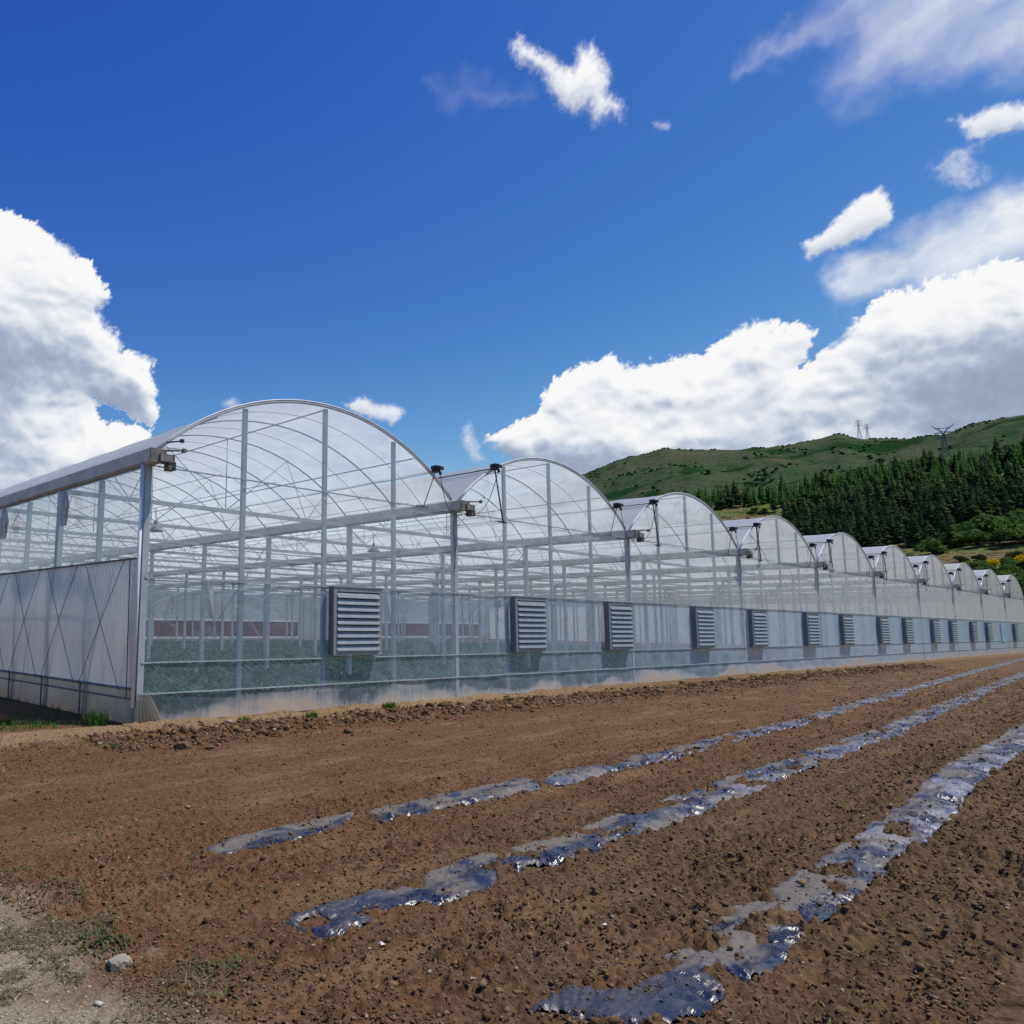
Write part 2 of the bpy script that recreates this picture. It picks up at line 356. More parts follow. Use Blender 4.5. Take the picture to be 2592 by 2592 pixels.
NP3 = [[(-3.368, -10.277), (-3.178, -10.238), (-3.048, -10.286), (-2.927, -10.473), (-2.782, -10.489), (-2.515, -10.496), (-2.243, -10.512), (-2.0, -10.53), (-1.727, -10.477), (-1.684, -10.55), (-1.809, -10.617), (-1.72, -10.661), (-1.47, -10.577), (-1.359, -10.707), (-1.429, -10.759), (-1.842, -10.815), (-2.184, -10.797), (-2.359, -10.787), (-2.297, -10.675), (-2.25, -10.628), (-2.363, -10.566), (-2.442, -10.609), (-2.45, -10.713), (-2.626, -10.794), (-2.856, -10.788), (-3.051, -10.756), (-3.243, -10.69), (-3.285, -10.585), (-3.274, -10.489), (-3.307, -10.371)], [(-1.875, -10.355), (-1.596, -10.328), (-1.226, -10.296), (-1.027, -10.373), (-1.048, -10.487), (-0.882, -10.404), (-0.746, -10.324), (-0.079, -10.279), (0.142, -10.283), (0.831, -10.229), (1.072, -10.239), (0.918, -10.328), (1.104, -10.372), (1.299, -10.229), (1.88, -10.173), (2.363, -10.194), (3.62, -10.101), (4.484, -10.009), (5.939, -9.909), (8.073, -9.789), (10.297, -9.733), (13.413, -9.599), (14.807, -9.571), (11.164, -10.205), (8.96, -10.229), (7.409, -10.296), (5.708, -10.361), (4.967, -10.385), (3.571, -10.511), (2.73, -10.583), (2.2, -10.607), (1.538, -10.642), (1.538, -10.564), (1.23, -10.622), (0.782, -10.667), (0.602, -10.614), (0.287, -10.694), (-0.126, -10.688), (-0.463, -10.724), (-0.585, -10.684), (-0.936, -10.747), (-1.163, -10.739), (-1.201, -10.684), (-1.056, -10.606), (-1.191, -10.504), (-1.325, -10.43), (-1.613, -10.461), (-1.82, -10.476), (-1.893, -10.416)], [(-2.317, -10.359), (-2.108, -10.371), (-2.171, -10.479), (-2.32, -10.45)]]
NH3 = [[(-0.013, -10.332), (0.362, -10.459), (0.058, -10.568), (-0.147, -10.46)], [(-0.338, -10.474), (-0.229, -10.605), (-0.414, -10.613)], [(2.031, -10.293), (2.082, -10.424), (1.665, -10.521), (1.583, -10.39)]]
NEAR = [(NP1, [], 2.75), (NP2, NH2, -.75), (NP3, NH3, 11.5)]
def sdf(P, x, y):
    P = np.array(P); n_ = len(P); d = np.full(len(x), 1e9); ins = np.zeros(len(x), bool)
    for i in range(n_):
        ax, ay = P[i]; bx, by = P[(i+1) % n_]; ex, ey = bx-ax, by-ay; wx, wy = x-ax, y-ay
        t = np.clip((wx*ex+wy*ey)/(ex*ex+ey*ey+1e-9), 0, 1); d = np.minimum(d, (wx-ex*t)**2+(wy-ey*t)**2)
        cnd = ((ay <= y) & (by > y)) | ((by <= y) & (ay > y)); xi_ = ax+(y-ay)/(by-ay+1e-12)*ex; ins ^= cnd & (x < xi_)
    return np.sqrt(d)*np.where(ins, 1, -1)
def strip_mask(x, y, i):
    xs, (kx_, ky_), hw, sd = STR[i]; polys, holes, xe = NEAR[i]
    yc = np.interp(x, kx_, ky_); v = y-yc; D = np.full(x.shape, -1.)
    q = np.where((np.abs(v) < .9) & (x > xs-.5) & (x < xe+.8))[0]
    if len(q):
        X, Y = x[q], y[q]; X2 = X+.03*pn(X*6, Y*6, sd); Y2 = Y+.022*pn(X*7+5, Y*7, sd+1); d = np.full(len(q), -1.)
        for P in polys:
            d = np.maximum(d, sdf(P, X2, Y2))
        d = d+.022
        for P in holes: d = np.minimum(d, -sdf(P, X2, Y2)-.01)
        d = d-.05*np.clip(pn(X*4.5, Y*4.5, sd+41)-.1, 0, 1)-.035*np.clip(pn(X*11, Y*11, sd+42), 0, 1)
        D[q] = np.where(X < xe, d, -1.)
    q = np.where((np.abs(v) < .9) & (x >= xe-.25))[0]
    if len(q):
        X, Y, V_ = x[q], y[q], v[q]
        w = hw*(1+.22*pn(X*.9+sd*7, X*0+sd, sd)+.12*pn(X*2.6+sd, X*0+3.3, sd+1))+.03*pn(X*6, Y*6, sd+2)
        hp = fbm(X*1.15+sd, Y*3.4, sd+20, 4); w = w-.06*np.clip(pn(X*3.2, Y*3.2, sd+43), 0, 1); d = w-np.abs(V_-.05*pn(X*.7, X*0+sd*3., sd+5)); d = np.minimum(d, (.19-hp)*.5)
        D[q] = np.maximum(D[q], d)
    return sst(-.012, .03, D), v
def base_h(x, y):
    z = .05*fbm(x*.35, y*.35, 1, 3)
    for i in range(3):
        xs, (kx_, ky_), hw, sd = STR[i]
        v = y-np.interp(x, kx_, ky_); z = z+.055*np.exp(-(v/.42)**2)*sst(xs-.4, xs+.3, x)
    z = z-.03*sst(-1.2, -2.2, y)
    z = z+.010*np.sin((y-.045*x)*2*math.pi/.31+1.5*pn(x*.4, y*1.5, 47))*sst(-2.2, -2.8, y)*sst(-4.4, -3.6, x)
    lump = .5+.9*fbm(x*.8, y*1.2, 40, 3)
    z = z+.085*np.exp(-((y+1.55+.25*pn(x*.5, x*0, 44))/.42)**2)*np.clip(lump, 0, 1.4)*sst(-2.5, .8, x)
    z = np.where(y > -.35, np.minimum(z, .01)*sst(.4, -.35, y), z)
    z = z+np.clip(.035+.09*fbm(x*1.1, x*0+.5, 48, 4), 0, .11)*sst(-1.1, -.12, y)*sst(-.02, -.07, y)*(x > -.3)
    return z
def rough_h(x, y):
    smooth = sst(-7.2, -5.5, y)*sst(-1.9, -2.6, y)          # rolled band between strips and bank
    k = 1-.55*smooth
    k = k*(1-.75*sst(-4.3, -5.0, x)*sst(-6.2, -7., y))
    k = k*(1+.5*sst(-8.8, -10.8, y)*sst(-3.6, -2, x))
    k = k*np.where(y > 0, .3, 1)
    r = .026*fbm(x*5, y*5, 50, 4)+.018*fbm(x*20, y*20, 55, 3)
    pt = .4+1.1*np.clip(fbm(x*1.1, y*1.1, 60, 2)+.45, 0, 1)
    r = r+pt*(clod(x, y, .17, 70, .5)*.42+clod(x, y, .085, 80, .75)*.75+clod(x, y, .045, 90, .8)*.9)
    bank = np.exp(-((y+1.5)/.6)**2)*(y < -.3)*sst(-2.5, .5, x)
    r = r*(1+.4*bank)+bank*(clod(x, y, .34, 99, .45)*.6+clod(x, y, .2, 101, .5)*.6+.05*fbm(x*3, y*3, 103, 3))
    return r*k
def soil_h(x, y, withm=True):
    b = base_h(x, y); r = rough_h(x, y)
    fade = sst(90, 30, np.hypot(x-CAM[0], y-CAM[1]))
    m = np.zeros_like(x)
    for i in range(3): m = np.maximum(m, strip_mask(x, y, i)[0])
    return b+fade*(r*(1-.92*m)-.035*m)
def geo_lines(lo, hi, lo2, hi2, d0, g, far_lo, far_hi):
    """dense lines in [lo,hi] step d0, then growing geometrically to the far limits"""
    L = list(np.arange(lo, hi, d0)); s = d0; x = L[-1]
    while x < far_hi: s = max(s, g*(x-lo2)); x += s; L.append(x)
    s = d0; x = lo; A = []
    while x > far_lo: s *= 1.12; x -= s; A.append(x)
    return np.array(A[::-1]+L)
gx = geo_lines(-5.6, .2, -6.6, 0, .0135, .0021, -2500, 3000)
gx = np.concatenate([gx[gx <= 62], [66, 72, 80, 95, 120, 160, 230, 350, 600, 1000, 1800, 3000]])
ya = np.arange(-11.6, -5.2, .0135); yb = np.arange(-5.2, 0.25, .022)
yc = [ .3, .5, 1, 2, 4, 8, 16, 30, 45, 60, 90, 140, 220, 400, 800, 1500, 3000]
yd = [-3000, -1200, -500, -200, -90, -50, -30, -22, -18, -16, -14.5, -13.6, -13, -12.6, -12.3, -12.1, -11.95, -11.82, -11.72]
gy = np.concatenate([yd, ya, yb, yc])
Xg, Yg = np.meshgrid(gx, gy)
Zg = soil_h(Xg.ravel(), Yg.ravel())
nx, ny = len(gx), len(gy)
ii = (np.arange(ny-1)[:, None]*nx+np.arange(nx-1)[None, :]).ravel()
Fg = np.stack([ii, ii+1, ii+1+nx, ii+nx], 1)
tag(mesh_np('ground', np.stack([Xg.ravel(), Yg.ravel(), Zg], 1), Fg, M['soil'], smooth=True), 'bare brown tilled soil field in front of the greenhouse', kind='structure')
print('ground', nx, ny, nx*ny)

# plastic mulch strips
slabels = ['row of dark plastic mulch film nearest the greenhouse, thin and half buried',
           'middle row of dark plastic mulch film, its near end crumpled and glinting',
           'nearest and widest row of plastic mulch film with blue reflecting patches']
for i in range(3):
    xs, (kx_, ky_), hw, sd = STR[i]
    L = [xs-.1]; 
    while L[-1] < 62: L.append(L[-1]+max(.014, .0028*(L[-1]-CAM[0])))
    L = np.array(L); Vv = np.linspace(-.55, .55, 88)
    Xs, Vs = np.meshgrid(L, Vv); x = Xs.ravel(); y = np.interp(x, kx_, ky_)+Vs.ravel()
    m, v = strip_mask(x, y, i)
    u = x*.85+y*.5; w = -x*.5+y*.85
    nearend = np.exp(-((x-xs-.25)/.55)**2)
    wr = .008*fbm(x*4+sd, y*4, 200+sd, 2)+.012*np.abs(pn(x*7+pn(x*2, y*2, 9)*2, y*2.2, 210+sd))
    far = sst(-1., 2.5, x)
    def crease(a, b, sd_, p=3): return np.clip(1-np.abs(pn(a, b, sd_))*1.7, 0, 1)**p
    wx = x+.35*pn(x*1.6, y*2.2, 300+sd)+.5*v; 
    wr = wr+(.014+.016*sst(.05, -.2, v))*crease(wx*5.2, y*1.3, 310+sd)+(.002+.013*far)*crease(wx*12, y*2.6, 312+sd)
    wr = wr+.008*crease(x*1.3+v, v*9+pn(x*2, y*2, 3), 314+sd, 4)
    wr = wr+far*.016*pn(x*6.5+.8*pn(x*2, y*3, 4), y*1.6, 230+sd)*(1+.6*(v < 0))
    wr = wr*(1-.6*nearend)
    # pleats fanning out from the gathered, buried end of the sheet
    if i > 0:
        th = np.arctan2(y-(np.interp(xs, kx_, ky_)-.02), x-(xs-.35)); wr = wr+nearend*.020*(1-np.abs(pn(th*13, x*1.2, 220+sd))*1.6)+nearend*.006*pn(th*40, x*3, 221+sd)
        g2 = np.exp(-((x-xs-1.0)/.5)**2)*(i == 2); wr = wr+g2*.008*crease(w*11+.5*pn(u*2, w*2, 5), u*1.0, 222+sd, 2)
    z = base_h(x, y)-.003+wr-.020*(1-m)
    dust = sst(-.22, .12, fbm(x*1.3+sd*3, y*3.2, 240+sd, 4)+.9*(v-.03)*(1.3-.6*far)-.10*far)*.9
    dust = np.clip(dust+.35*sst(.05, .3, fbm(x*5, y*7, 250, 3)), 0, 1)*(1-.8*nearend*(i > 0))
    dew_sheen = far*sst(-.05, .25, fbm(x*2.2+sd, y*1.7, 260+sd, 4)-.9*v)*(.35+.4*(i == 2)+.25*np.abs(pn(x*7, y*2.5, 270)))  # whitish patches: condensation, and hazy sun highlight painted into the film colour
    n1, n2 = len(L), len(Vv); ii = (np.arange(n2-1)[:, None]*n1+np.arange(n1-1)[None, :]).ravel()
    F = np.stack([ii, ii+1, ii+1+n1, ii+n1], 1)
    keep = (m[F].max(axis=1) > .45); F = F[keep]
    used = np.unique(F); rm = np.full(len(x), -1); rm[used] = np.arange(len(used))
    o = mesh_np('mulch_strip', np.stack([x, y, z], 1)[used], rm[F], M['mulch'], smooth=True)
    for nm, ar in (('dust', dust), ('dew_sheen', dew_sheen)):
        at = o.data.attributes.new(nm, 'FLOAT', 'POINT'); at.data.foreach_set('value', ar[used].astype(np.float32))
    tag(o, slabels[i], 'plastic mulch')

# ------------------------------------------------------------------ scattered clods (uncountable)
def ico():
    t = (1+5**.5)/2
    v = np.array([(-1, t, 0), (1, t, 0), (-1, -t, 0), (1, -t, 0), (0, -1, t), (0, 1, t), (0, -1, -t), (0, 1, -t), (t, 0, -1), (t, 0, 1), (-t, 0, -1), (-t, 0, 1)], float)
    v /= np.linalg.norm(v[0])
    f = np.array([(0, 11, 5), (0, 5, 1), (0, 1, 7), (0, 7, 10), (0, 10, 11), (1, 5, 9), (5, 11, 4), (11, 10, 2), (10, 7, 6), (7, 1, 8), (3, 9, 4), (3, 4, 2), (3, 2, 6), (3, 6, 8), (3, 8, 9), (4, 9, 5), (2, 4, 11), (6, 2, 10), (8, 6, 7), (9, 8, 1)])
    return v, f
IV, IF = ico()
def scatter_rocks(name, P, size, mat, label, kind='stuff', cat=None):
    n = len(P); r = RNG.uniform(.42, 1.32, (n, 12, 1)); sc = RNG.uniform(.55, 1.35, (n, 1, 3)); sc[:, :, 2] *= .75
    a = RNG.uniform(0, 6.28, n); V = IV[None]*r*sc
    ca, sa = np.cos(a)[:, None], np.sin(a)[:, None]
    X = V[:, :, 0]*ca-V[:, :, 1]*sa; Y = V[:, :, 0]*sa+V[:, :, 1]*ca
    V = np.stack([X, Y, V[:, :, 2]], 2)*size[:, None, None]+P[:, None, :]
    F = IF[None]+(np.arange(n)*12)[:, None, None]
    o = mesh_np(name, V.reshape(-1, 3), F.reshape(-1, 3), mat, smooth=False); tag(o, label, cat, kind=kind); return o
def field_pts(n, xlo, xhi, ylo, yhi, power=1.0):
    # density falls with the distance east of the track
    u = RNG.uniform(0, 1, n); x = -6.4+(xlo+6.4)*((xhi+6.4)/(xlo+6.4))**u; y = RNG.uniform(ylo, yhi, n); return x, y
x, y = field_pts(230000, -4.7, 40, -11.6, -1.0)
keep = np.ones(len(x), bool)
dens = .35+.65*sst(-.3, .3, fbm(x*.8, y*.8, 301, 3))
smoothb = sst(-7.4, -5.8, y)*sst(-2.3, -3.2, y); dens *= (1-.72*smoothb)
for i in range(3): dens *= (1-.97*strip_mask(x, y, i)[0])
keep = RNG.uniform(0, 1, len(x)) < dens
x, y = x[keep], y[keep]
sz = .0056*np.exp(RNG.normal(0, .50, len(x)))*(1+.45*sst(-8.8, -10.8, y)); sz = np.minimum(sz, .026)*np.clip(.8+(x+6)*.05, .8, 2.2)
scatter_rocks('soil_clods', np.stack([x, y, soil_h(x, y)+sz*.3], 1), sz, M['clod'], 'loose clods and pebbles of brown soil over the field')
x = -1.5+44*RNG.uniform(0, 1, 9000)**1.3; y = -1.65+RNG.normal(0, .34, 9000); sz = .024*np.exp(RNG.normal(0, .5, 9000)); 
scatter_rocks('bank_clods', np.stack([x, y, soil_h(x, y)+sz*.3], 1), np.minimum(sz, .09), M['clod'], 'big clods of earth heaped along the foot of the greenhouse')
x = RNG.uniform(-6.3, -4.5, 5200); y = RNG.uniform(-10.5, -6.6, 5200); sz = .0045*np.exp(RNG.normal(0, .45, 5200))
def gravel_mat():
    m, t = newmat('gravel'); n = N(t); g = n.n('ShaderNodeNewGeometry')
    c = n.ramp(g.outputs['Random Per Island'], [(0, (.16, .13, .085)), (.6, (.32, .27, .19)), (1, (.55, .50, .39))])
    p = n.n('ShaderNodeBsdfPrincipled'); n.l(c, p.inputs['Base Color']); p.inputs['Roughness'].default_value = .9
    o = n.n('ShaderNodeOutputMaterial'); n.l(p.outputs[0], o.inputs[0]); return m
M['gravel'] = gravel_mat()
scatter_rocks('gravel', np.stack([x, y, soil_h(x, y)+sz*.3], 1), sz, M['gravel'], 'pale grey gravel of the track beside the field')

x, y = field_pts(60000, -3.7, 30, -11.2, -5.5); mm = np.zeros(len(x))
for i in range(3): mm = np.maximum(mm, strip_mask(x, y, i)[0])
k = (mm > .5) & (RNG.uniform(0, 1, len(x)) < .08+.9*sst(0, .3, fbm(x*2.5, y*4, 305, 3))); x, y = x[k], y[k]; sz = .006*np.exp(RNG.normal(0, .5, len(x)))*np.clip(.8+(x+6)*.05, .8, 2.2)
scatter_rocks('film_crumbs', np.stack([x, y, base_h(x, y)+.012+sz*.4], 1), np.minimum(sz, .03), M['clod'], 'crumbs of soil lying on the plastic mulch')
# named lumps
def lump(name, x, y, s, mat, label, cat, sub=3, flat=.7, group=None):
    import bmesh
    bm = bmesh.new(); bmesh.ops.create_icosphere(bm, subdivisions=sub, radius=1)
    rs = random.random()*50
    for v in bm.verts:
        c = v.co; n1 = float(fbm(np.array([c.x*1.3+rs+c.z]), np.array([c.y*1.3-c.z]), 5, 3)[0])
        n2 = float(pn(np.array([c.x*4+rs]), np.array([c.y*4+c.z*3]), 6)[0])
        v.co = c*(1+.5*n1+.12*n2)
        v.co.x = max(min(v.co.x, .85), -.8); v.co.z = min(v.co.z, .62)
    bmesh.ops.scale(bm, vec=(s, s*.8, s*flat), verts=bm.verts)
    me = bpy.data.meshes.new(name); bm.to_mesh(me); bm.free(); me.materials.append(mat)
    o = bpy.data.objects.new(name, me); COL.objects.link(o)
    z = float(base_h(np.array([x]), np.array([y]))[0]); o.location = (x, y, z+s*flat*.35); o.rotation_euler = (0, 0, random.random()*6)
    tag(o, label, cat, group); return o
lump('rock', -4.58, -8.62, .07, M['rock'], 'pale beige rock beside the weed tuft at the gravel edge', 'rock', 3, .75)
lump('soil_clod', -.62, -2.55, .13, M['clod'], 'largest dark earth clod lying below the bank near the greenhouse corner', 'clod')
lump('soil_clod', -.38, -2.9, .085, M['clod'], 'smaller dark earth clod in front of the largest one below the bank', 'clod')
lump('soil_clod', -2.38, -9.62, .04, M['clod'], 'round dark clod between the middle and nearest mulch rows', 'clod')
lump('soil_clod', -1.6, -9.78, .03, M['clod'], 'small dark clod right of the round one between the mulch rows', 'clod')
for (x, y, s, l) in ((-3.37, -9.30, .022, 'white scrap lying on soil below the crumpled end of the middle mulch row'),
                     (-1.9, -7.42, .018, 'tiny white scrap beside the farthest mulch row'),
                     (-2.16, -9.93, .02, 'white shred of plastic at the left edge of the nearest mulch row')):
    b = MB(); pts = [(random.uniform(-1, 1)*s, random.uniform(-1, 1)*s, random.uniform(0, .9)*s) for _ in range(7)]
    b.add(pts, [(0, 1, 2), (1, 3, 2), (3, 4, 2), (4, 5, 0), (5, 6, 1)])
    o = b.build('plastic_scrap', M['scrap']); o.location = (x, y, float(soil_h(np.array([x]), np.array([y]))[0])+.012)
    tag(o, l, 'scrap')

# ------------------------------------------------------------------ leaves / grass builders
def blades(P, hgt, wid, lean, mat, name, parent=None, seg=2):
    """P (n,3) roots -> bent tapering blades"""
    n = len(P); a = RNG.uniform(0, 6.28, n); d = np.stack([np.cos(a), np.sin(a)], 1); s = np.stack([-np.sin(a), np.cos(a)], 1)
    h = hgt*RNG.uniform(.5, 1.2, n); ln = lean*RNG.uniform(.2, 1.2, n)*h; w = wid*RNG.uniform(.6, 1.3, n)
    def pt(t, k):
        q = np.zeros((n, 3)); q[:, :2] = P[:, :2]+d*(ln*t*t)[:, None]+s*(w*k)[:, None]; q[:, 2] = P[:, 2]+h*(t-.25*lean*t*t); return q
    V = np.stack([pt(0, -.5), pt(0, .5), pt(.55, .45), pt(.55, -.45), pt(1, 0)], 1)
    b = (np.arange(n)*5)[:, None]
    F = np.concatenate([b+np.array([[0, 1, 2, 3]]), b+np.array([[3, 2, 4, 4]])])
    me = bpy.data.meshes.new(name)
    F4 = (b+np.array([[0, 1, 2, 3]])).tolist(); F3 = (b+np.array([[3, 2, 4]])).tolist()
    me.from_pydata(V.reshape(-1, 3).tolist(), [], F4+F3); me.materials.append(mat)
    o = bpy.data.objects.new(name, me); COL.objects.link(o)
    if parent: o.parent = parent
    return o
def zat(x, y): return soil_h(np.asarray(x, float), np.asarray(y, float))
def tuft(name, x, y, r, n, h, w, mat, label, cat, lean=.9, group=None):
    a = RNG.uniform(0, 6.28, n); q = r*RNG.uniform(0, 1, n)**.7; X = x+np.cos(a)*q; Y = y+np.sin(a)*q
    P = np.stack([X, Y, zat(X, Y)-.01], 1)
    o = blades(P, h, w, lean, mat, name)
    tag(o, label, cat, group); return o
tuft('weed', -4.52, -8.30, .17, 110, .055, .016, M['weed'], 'leafy green weed tuft growing behind the pale rock', 'weed', 1.1)
tuft('weed', -4.1, -8.95, .10, 60, .05, .012, M['weed'], 'low flat weed on soil right of the pale rock', 'weed', 1.6)
tuft('weed', 5.15, -.95, .18, 80, .2, .03, M['dgrass'], 'bright green weed on the bank in front of the second fan', 'weed', .8)
tuft('weed', 1.55, -.95, .14, 60, .15, .02, M['dgrass'], 'thin green weed on the bank below the first quarter post', 'weed', .8)
tuft('weed', 3.1, -.9, .14, 70, .15, .022, M['dgrass'], 'green weed on the bank under the first fan', 'weed', .8)
tuft('weed', -.55, .35, .22, 120, .3, .02, M['dgrass'], 'dark green weed clump against the side wall skirt near the corner', 'weed', .6)
tuft('weed', -1.35, -2.0, .16, 60, .12, .014, M['weed'], 'sparse green weed on the tan crust left of the corner', 'weed', .9)
X = RNG.uniform(-2.3, 0, 2600); X = -RNG.gamma(1.5, .7, 9000)-.12; Y = RNG.uniform(.2, 9, 9000)
k = (fbm(X*1.2, Y*.8, 400, 3) > -.12) | (X < -1.4); k &= (Y > .3) & (X > -6) & ((X < -1.1-.3*Y) | (RNG.uniform(0, 1, len(X)) < .12)) & ((Y < 3.2) | (X > -.5)); X, Y = X[k], Y[k]
tag(blades(np.stack([X, Y, zat(X, Y)-.01], 1), .14, .014, .7, M['dgrass'], 'grass'), 'shaded green grass along the side wall at far left', kind='stuff')
X = np.concatenate([RNG.uniform(-6.2, -3.9, 12000), RNG.uniform(-5.6, -4.1, 9000)]); Y = np.concatenate([RNG.uniform(-10.3, -6.2, 12000), RNG.uniform(-8.9, -6.9, 9000)])
k = (fbm(X*1.6, Y*1.6, 410, 3)+.25*pn(X*9, Y*9, 77) > .10) & (X < -4.2+.6*pn(Y*.8, Y*0, 4)); X, Y = X[k], Y[k]
tag(blades(np.stack([X, Y, zat(X, Y)-.004], 1), .045, .007, 2.0, M['dry'], 'dry_grass'), 'trampled dry olive grass between gravel track and soil', kind='stuff')
# low weeds and crop remains in patches through the soil
X, Y = field_pts(30000, -4.6, 14, -11.6, -1.9)
k = fbm(X*1.3, Y*1.3, 420, 3) > .10
for i in range(3): k &= strip_mask(X, Y, i)[0] < .1
X, Y = X[k], Y[k]
tag(blades(np.stack([X, Y, zat(X, Y)-.002], 1), .026, .011, 1.9, M['dry'], 'stubble'), 'olive stubble and withered weeds in patches through the soil', kind='stuff')
X = RNG.uniform(-2.4, 34, 15000); Y = -.75+RNG.normal(0, .32, 15000); k = (Y < -.03) & (Y > -1.7) & (RNG.uniform(0, 1, 15000) < sst(36, 4, X)*.8+.2); X, Y = X[k], Y[k]
tag(blades(np.stack([X, Y, zat(X, Y)-.004], 1), .035, .012, 2.2, M['straw'], 'straw'), 'dry straw litter along the foot of the greenhouse wall', kind='stuff')

# ------------------------------------------------------------------ GREENHOUSE
W = 8.3591; NB = 10; TR = 3.8; NR = 15; DEPTH = TR*NR; EAVE = 4.5; SPR = 4.78; RISE = 1.60
HS = W/2-.12
RAD = (HS*HS+RISE*RISE)/(2*RISE)
def arch_z(u):      # u from the middle of the bay
    return SPR+RISE-(RAD-math.sqrt(max(RAD*RAD-u*u, 0)))
GH = empty('greenhouse', (0, 0, 0)); tag(GH, 'long multi-span greenhouse of ten arched bays clad in clear plastic film', 'greenhouse')
def apts(xc, y, n=20, dz=0, off=0):
    return [(xc+HS*t, y, arch_z(HS*t)+dz) for t in [(-1+2*i/n) for i in range(n+1)]]
# columns: two seen per gutter line nearest, the rest as one
cols = []
b = MB(); b.box(-.06, .06, -.06, .06, 0, EAVE); proto_col = b.build('column', M['galv'], GH); proto_col.location = (0, .0, 0)
places = [(k*W, j*TR) for j in range(NR+1) for k in range(NB+1)]
places.sort(key=lambda p: math.hypot(p[0]-CAM[0], p[1]-CAM[1])); rest = MB()
for i, (x, y) in enumerate(places):
    if (x, y) == (0, 0): continue
    if i < 98: copyo(proto_col, GH, (x, y, 0))
    else: rest.box(x-.06, x+.06, y-.06, y+.06, 0, EAVE)
tag(rest.build('columns', M['galv'], GH), kind='stuff')
# side wall intermediate posts, and corner second post
b = MB(); b.box(-.045, .045, -.05, .05, 0, EAVE-.02); pp = b.build('side_post', M['galv'], GH); pp.location = (.03, 1.9, 0)
for j in range(1, NR): copyo(pp, GH, (.03, 1.9+j*TR, 0))
b = MB(); b.tube([(0, 0, 0), (0, 0, EAVE-.3)], .035, 8); o = b.build('downpipe', M['white_pipe'], GH); o.location = (-.11, -.02, .3)
# facade posts
for q, ht in ((.25, 5.94), (.5, 6.33), (.75, 5.94)):
    b = MB(); b.box(-.05, .05, -.03, .03, 0, ht); pf = b.build('facade_post', M['galv'], GH); pf.location = (q*W, .03, 0)
    for k in range(1, NB): copyo(pf, GH, ((k+q)*W, .03, 0))
# facade rails
for z in (EAVE, 2.51, 1.04, .51):
    b = MB(); b.bar((0, -.065, z), (NB*W, -.065, z), .018, .026)
    xx = .2
    while xx < 40: b.bar((xx, -.078, z), (xx+.09, -.078, z), .008, .012); xx += .16      # spring lock wire showing in dashes
    b.build('facade_rail', M['galv'], GH)
# gutters with outlet ends
b = MB()
prof = [(-.15, .25), (-.12, .04), (-.07, 0), (.07, 0), (.12, .04), (.15, .25), (.135, .25), (.105, .05), (.06, .015), (-.06, .015), (-.105, .05), (-.135, .25)]
vs = [(p[0], y, p[1]) for y in (-.35, DEPTH) for p in prof]; m_ = len(prof)
b.add(vs, [(i, (i+1) % m_, m_+(i+1) % m_, m_+i) for i in range(m_)])
M['gutter'] = simple('gutter_steel', (.46, .49, .51), .5, .2, .2, 3)
g0 = b.build('gutter', M['gutter'], GH); g0.location = (0, 0, EAVE)
for k in range(1, NB+1): copyo(g0, GH, (k*W, 0, EAVE))
b = MB(); b.box(-.155, .155, -.38, -.352, -.0, .25); b.box(.02, .30, -.42, -.16, .03, .17); b.box(.20, .34, -.40, -.22, -.10, .05); b.tube([(.1, -.3, .24), (.42, -.5, .26)], .02, 6)
b.box(.40, .46, -.54, -.47, .22, .29)
e0 = b.build('gutter_outlet', M['rust'], GH); e0.location = (0, 0, EAVE)
for k in range(1, NB): copyo(e0, GH, (k*W, 0, EAVE))
# arches
b = MB(); b.tube(apts(0, 0, 24), .034, 8); b.tube([(p[0], -.03, p[2]+.035) for p in apts(0, 0, 24)], .014, 5)
a0 = b.build('end_arch', M['white_pipe'], GH); a0.location = (W/2, -.02, 0)
for k in range(1, NB): copyo(a0, GH, ((k+.5)*W, -.02, 0))
b = MB(); b.tube(apts(0, 0, 18, -.03), .019, 6); i0 = b.build('roof_arch', M['galv'], GH)
sp = 1.9; pl = [((k+.5)*W, j*sp) for j in range(1, int(DEPTH/sp)) for k in range(NB)]
pl.sort(key=lambda p: math.hypot(p[0]-CAM[0], p[1]-CAM[1])); rest = MB()
i0.location = (pl[0][0], pl[0][1], 0)
for i, (x, y) in enumerate(pl[1:]):
    if i < 98: copyo(i0, GH, (x, y, 0))
    else: rest.tube([(p[0]+x, y, p[2]) for p in apts(0, 0, 10, -.03)], .019, 4, False)
tag(rest.build('roof_arches', M['galv'], GH), kind='stuff')
# extra light bows at quarter spacing in the first bays (film carriers)
b = MB(); b.tube(apts(0, 0, 18, -.015), .012, 5); l0 = b.build('film_bow', M['white_pipe'], GH); l0.location = (W/2, .95, 0)
for k in range(0, 2):
    for j in range(0 if k else 1, 16): copyo(l0, GH, ((k+.5)*W, .95+j*sp, 0))
# trusses
def truss(mb, x0, y):
    mb.bar((x0+.06, y, EAVE-.0), (x0+W-.06, y, EAVE-.0), .05, .10)
    c = x0+W/2; top = SPR+RISE-.05
    for u, v in ((-2.9, -1.55), (-.35, -1.55), (-.35, .35), (.35, -.35), (.35, 1.55), (2.9, 1.55)):
        pass
    mb.tube([(c, y, EAVE), (c, y, top)], .014, 4)
    for s in (-1, 1):
        mb.tube([(c, y, EAVE), (c+s*1.9, y, arch_z(1.9)-.04)], .012, 4)
        mb.tube([(c+s*2.6, y, EAVE), (c+s*1.9, y, arch_z(1.9)-.04)], .012, 4)
        mb.tube([(c+s*2.6, y, EAVE), (c+s*3.3, y, arch_z(3.3)-.04)], .012, 4)
b = MB(); truss(b, 0, 0); t0 = b.build('truss', M['galv'], GH)
pl = [(k*W, j*TR) for j in range(1, NR) for k in range(NB)]
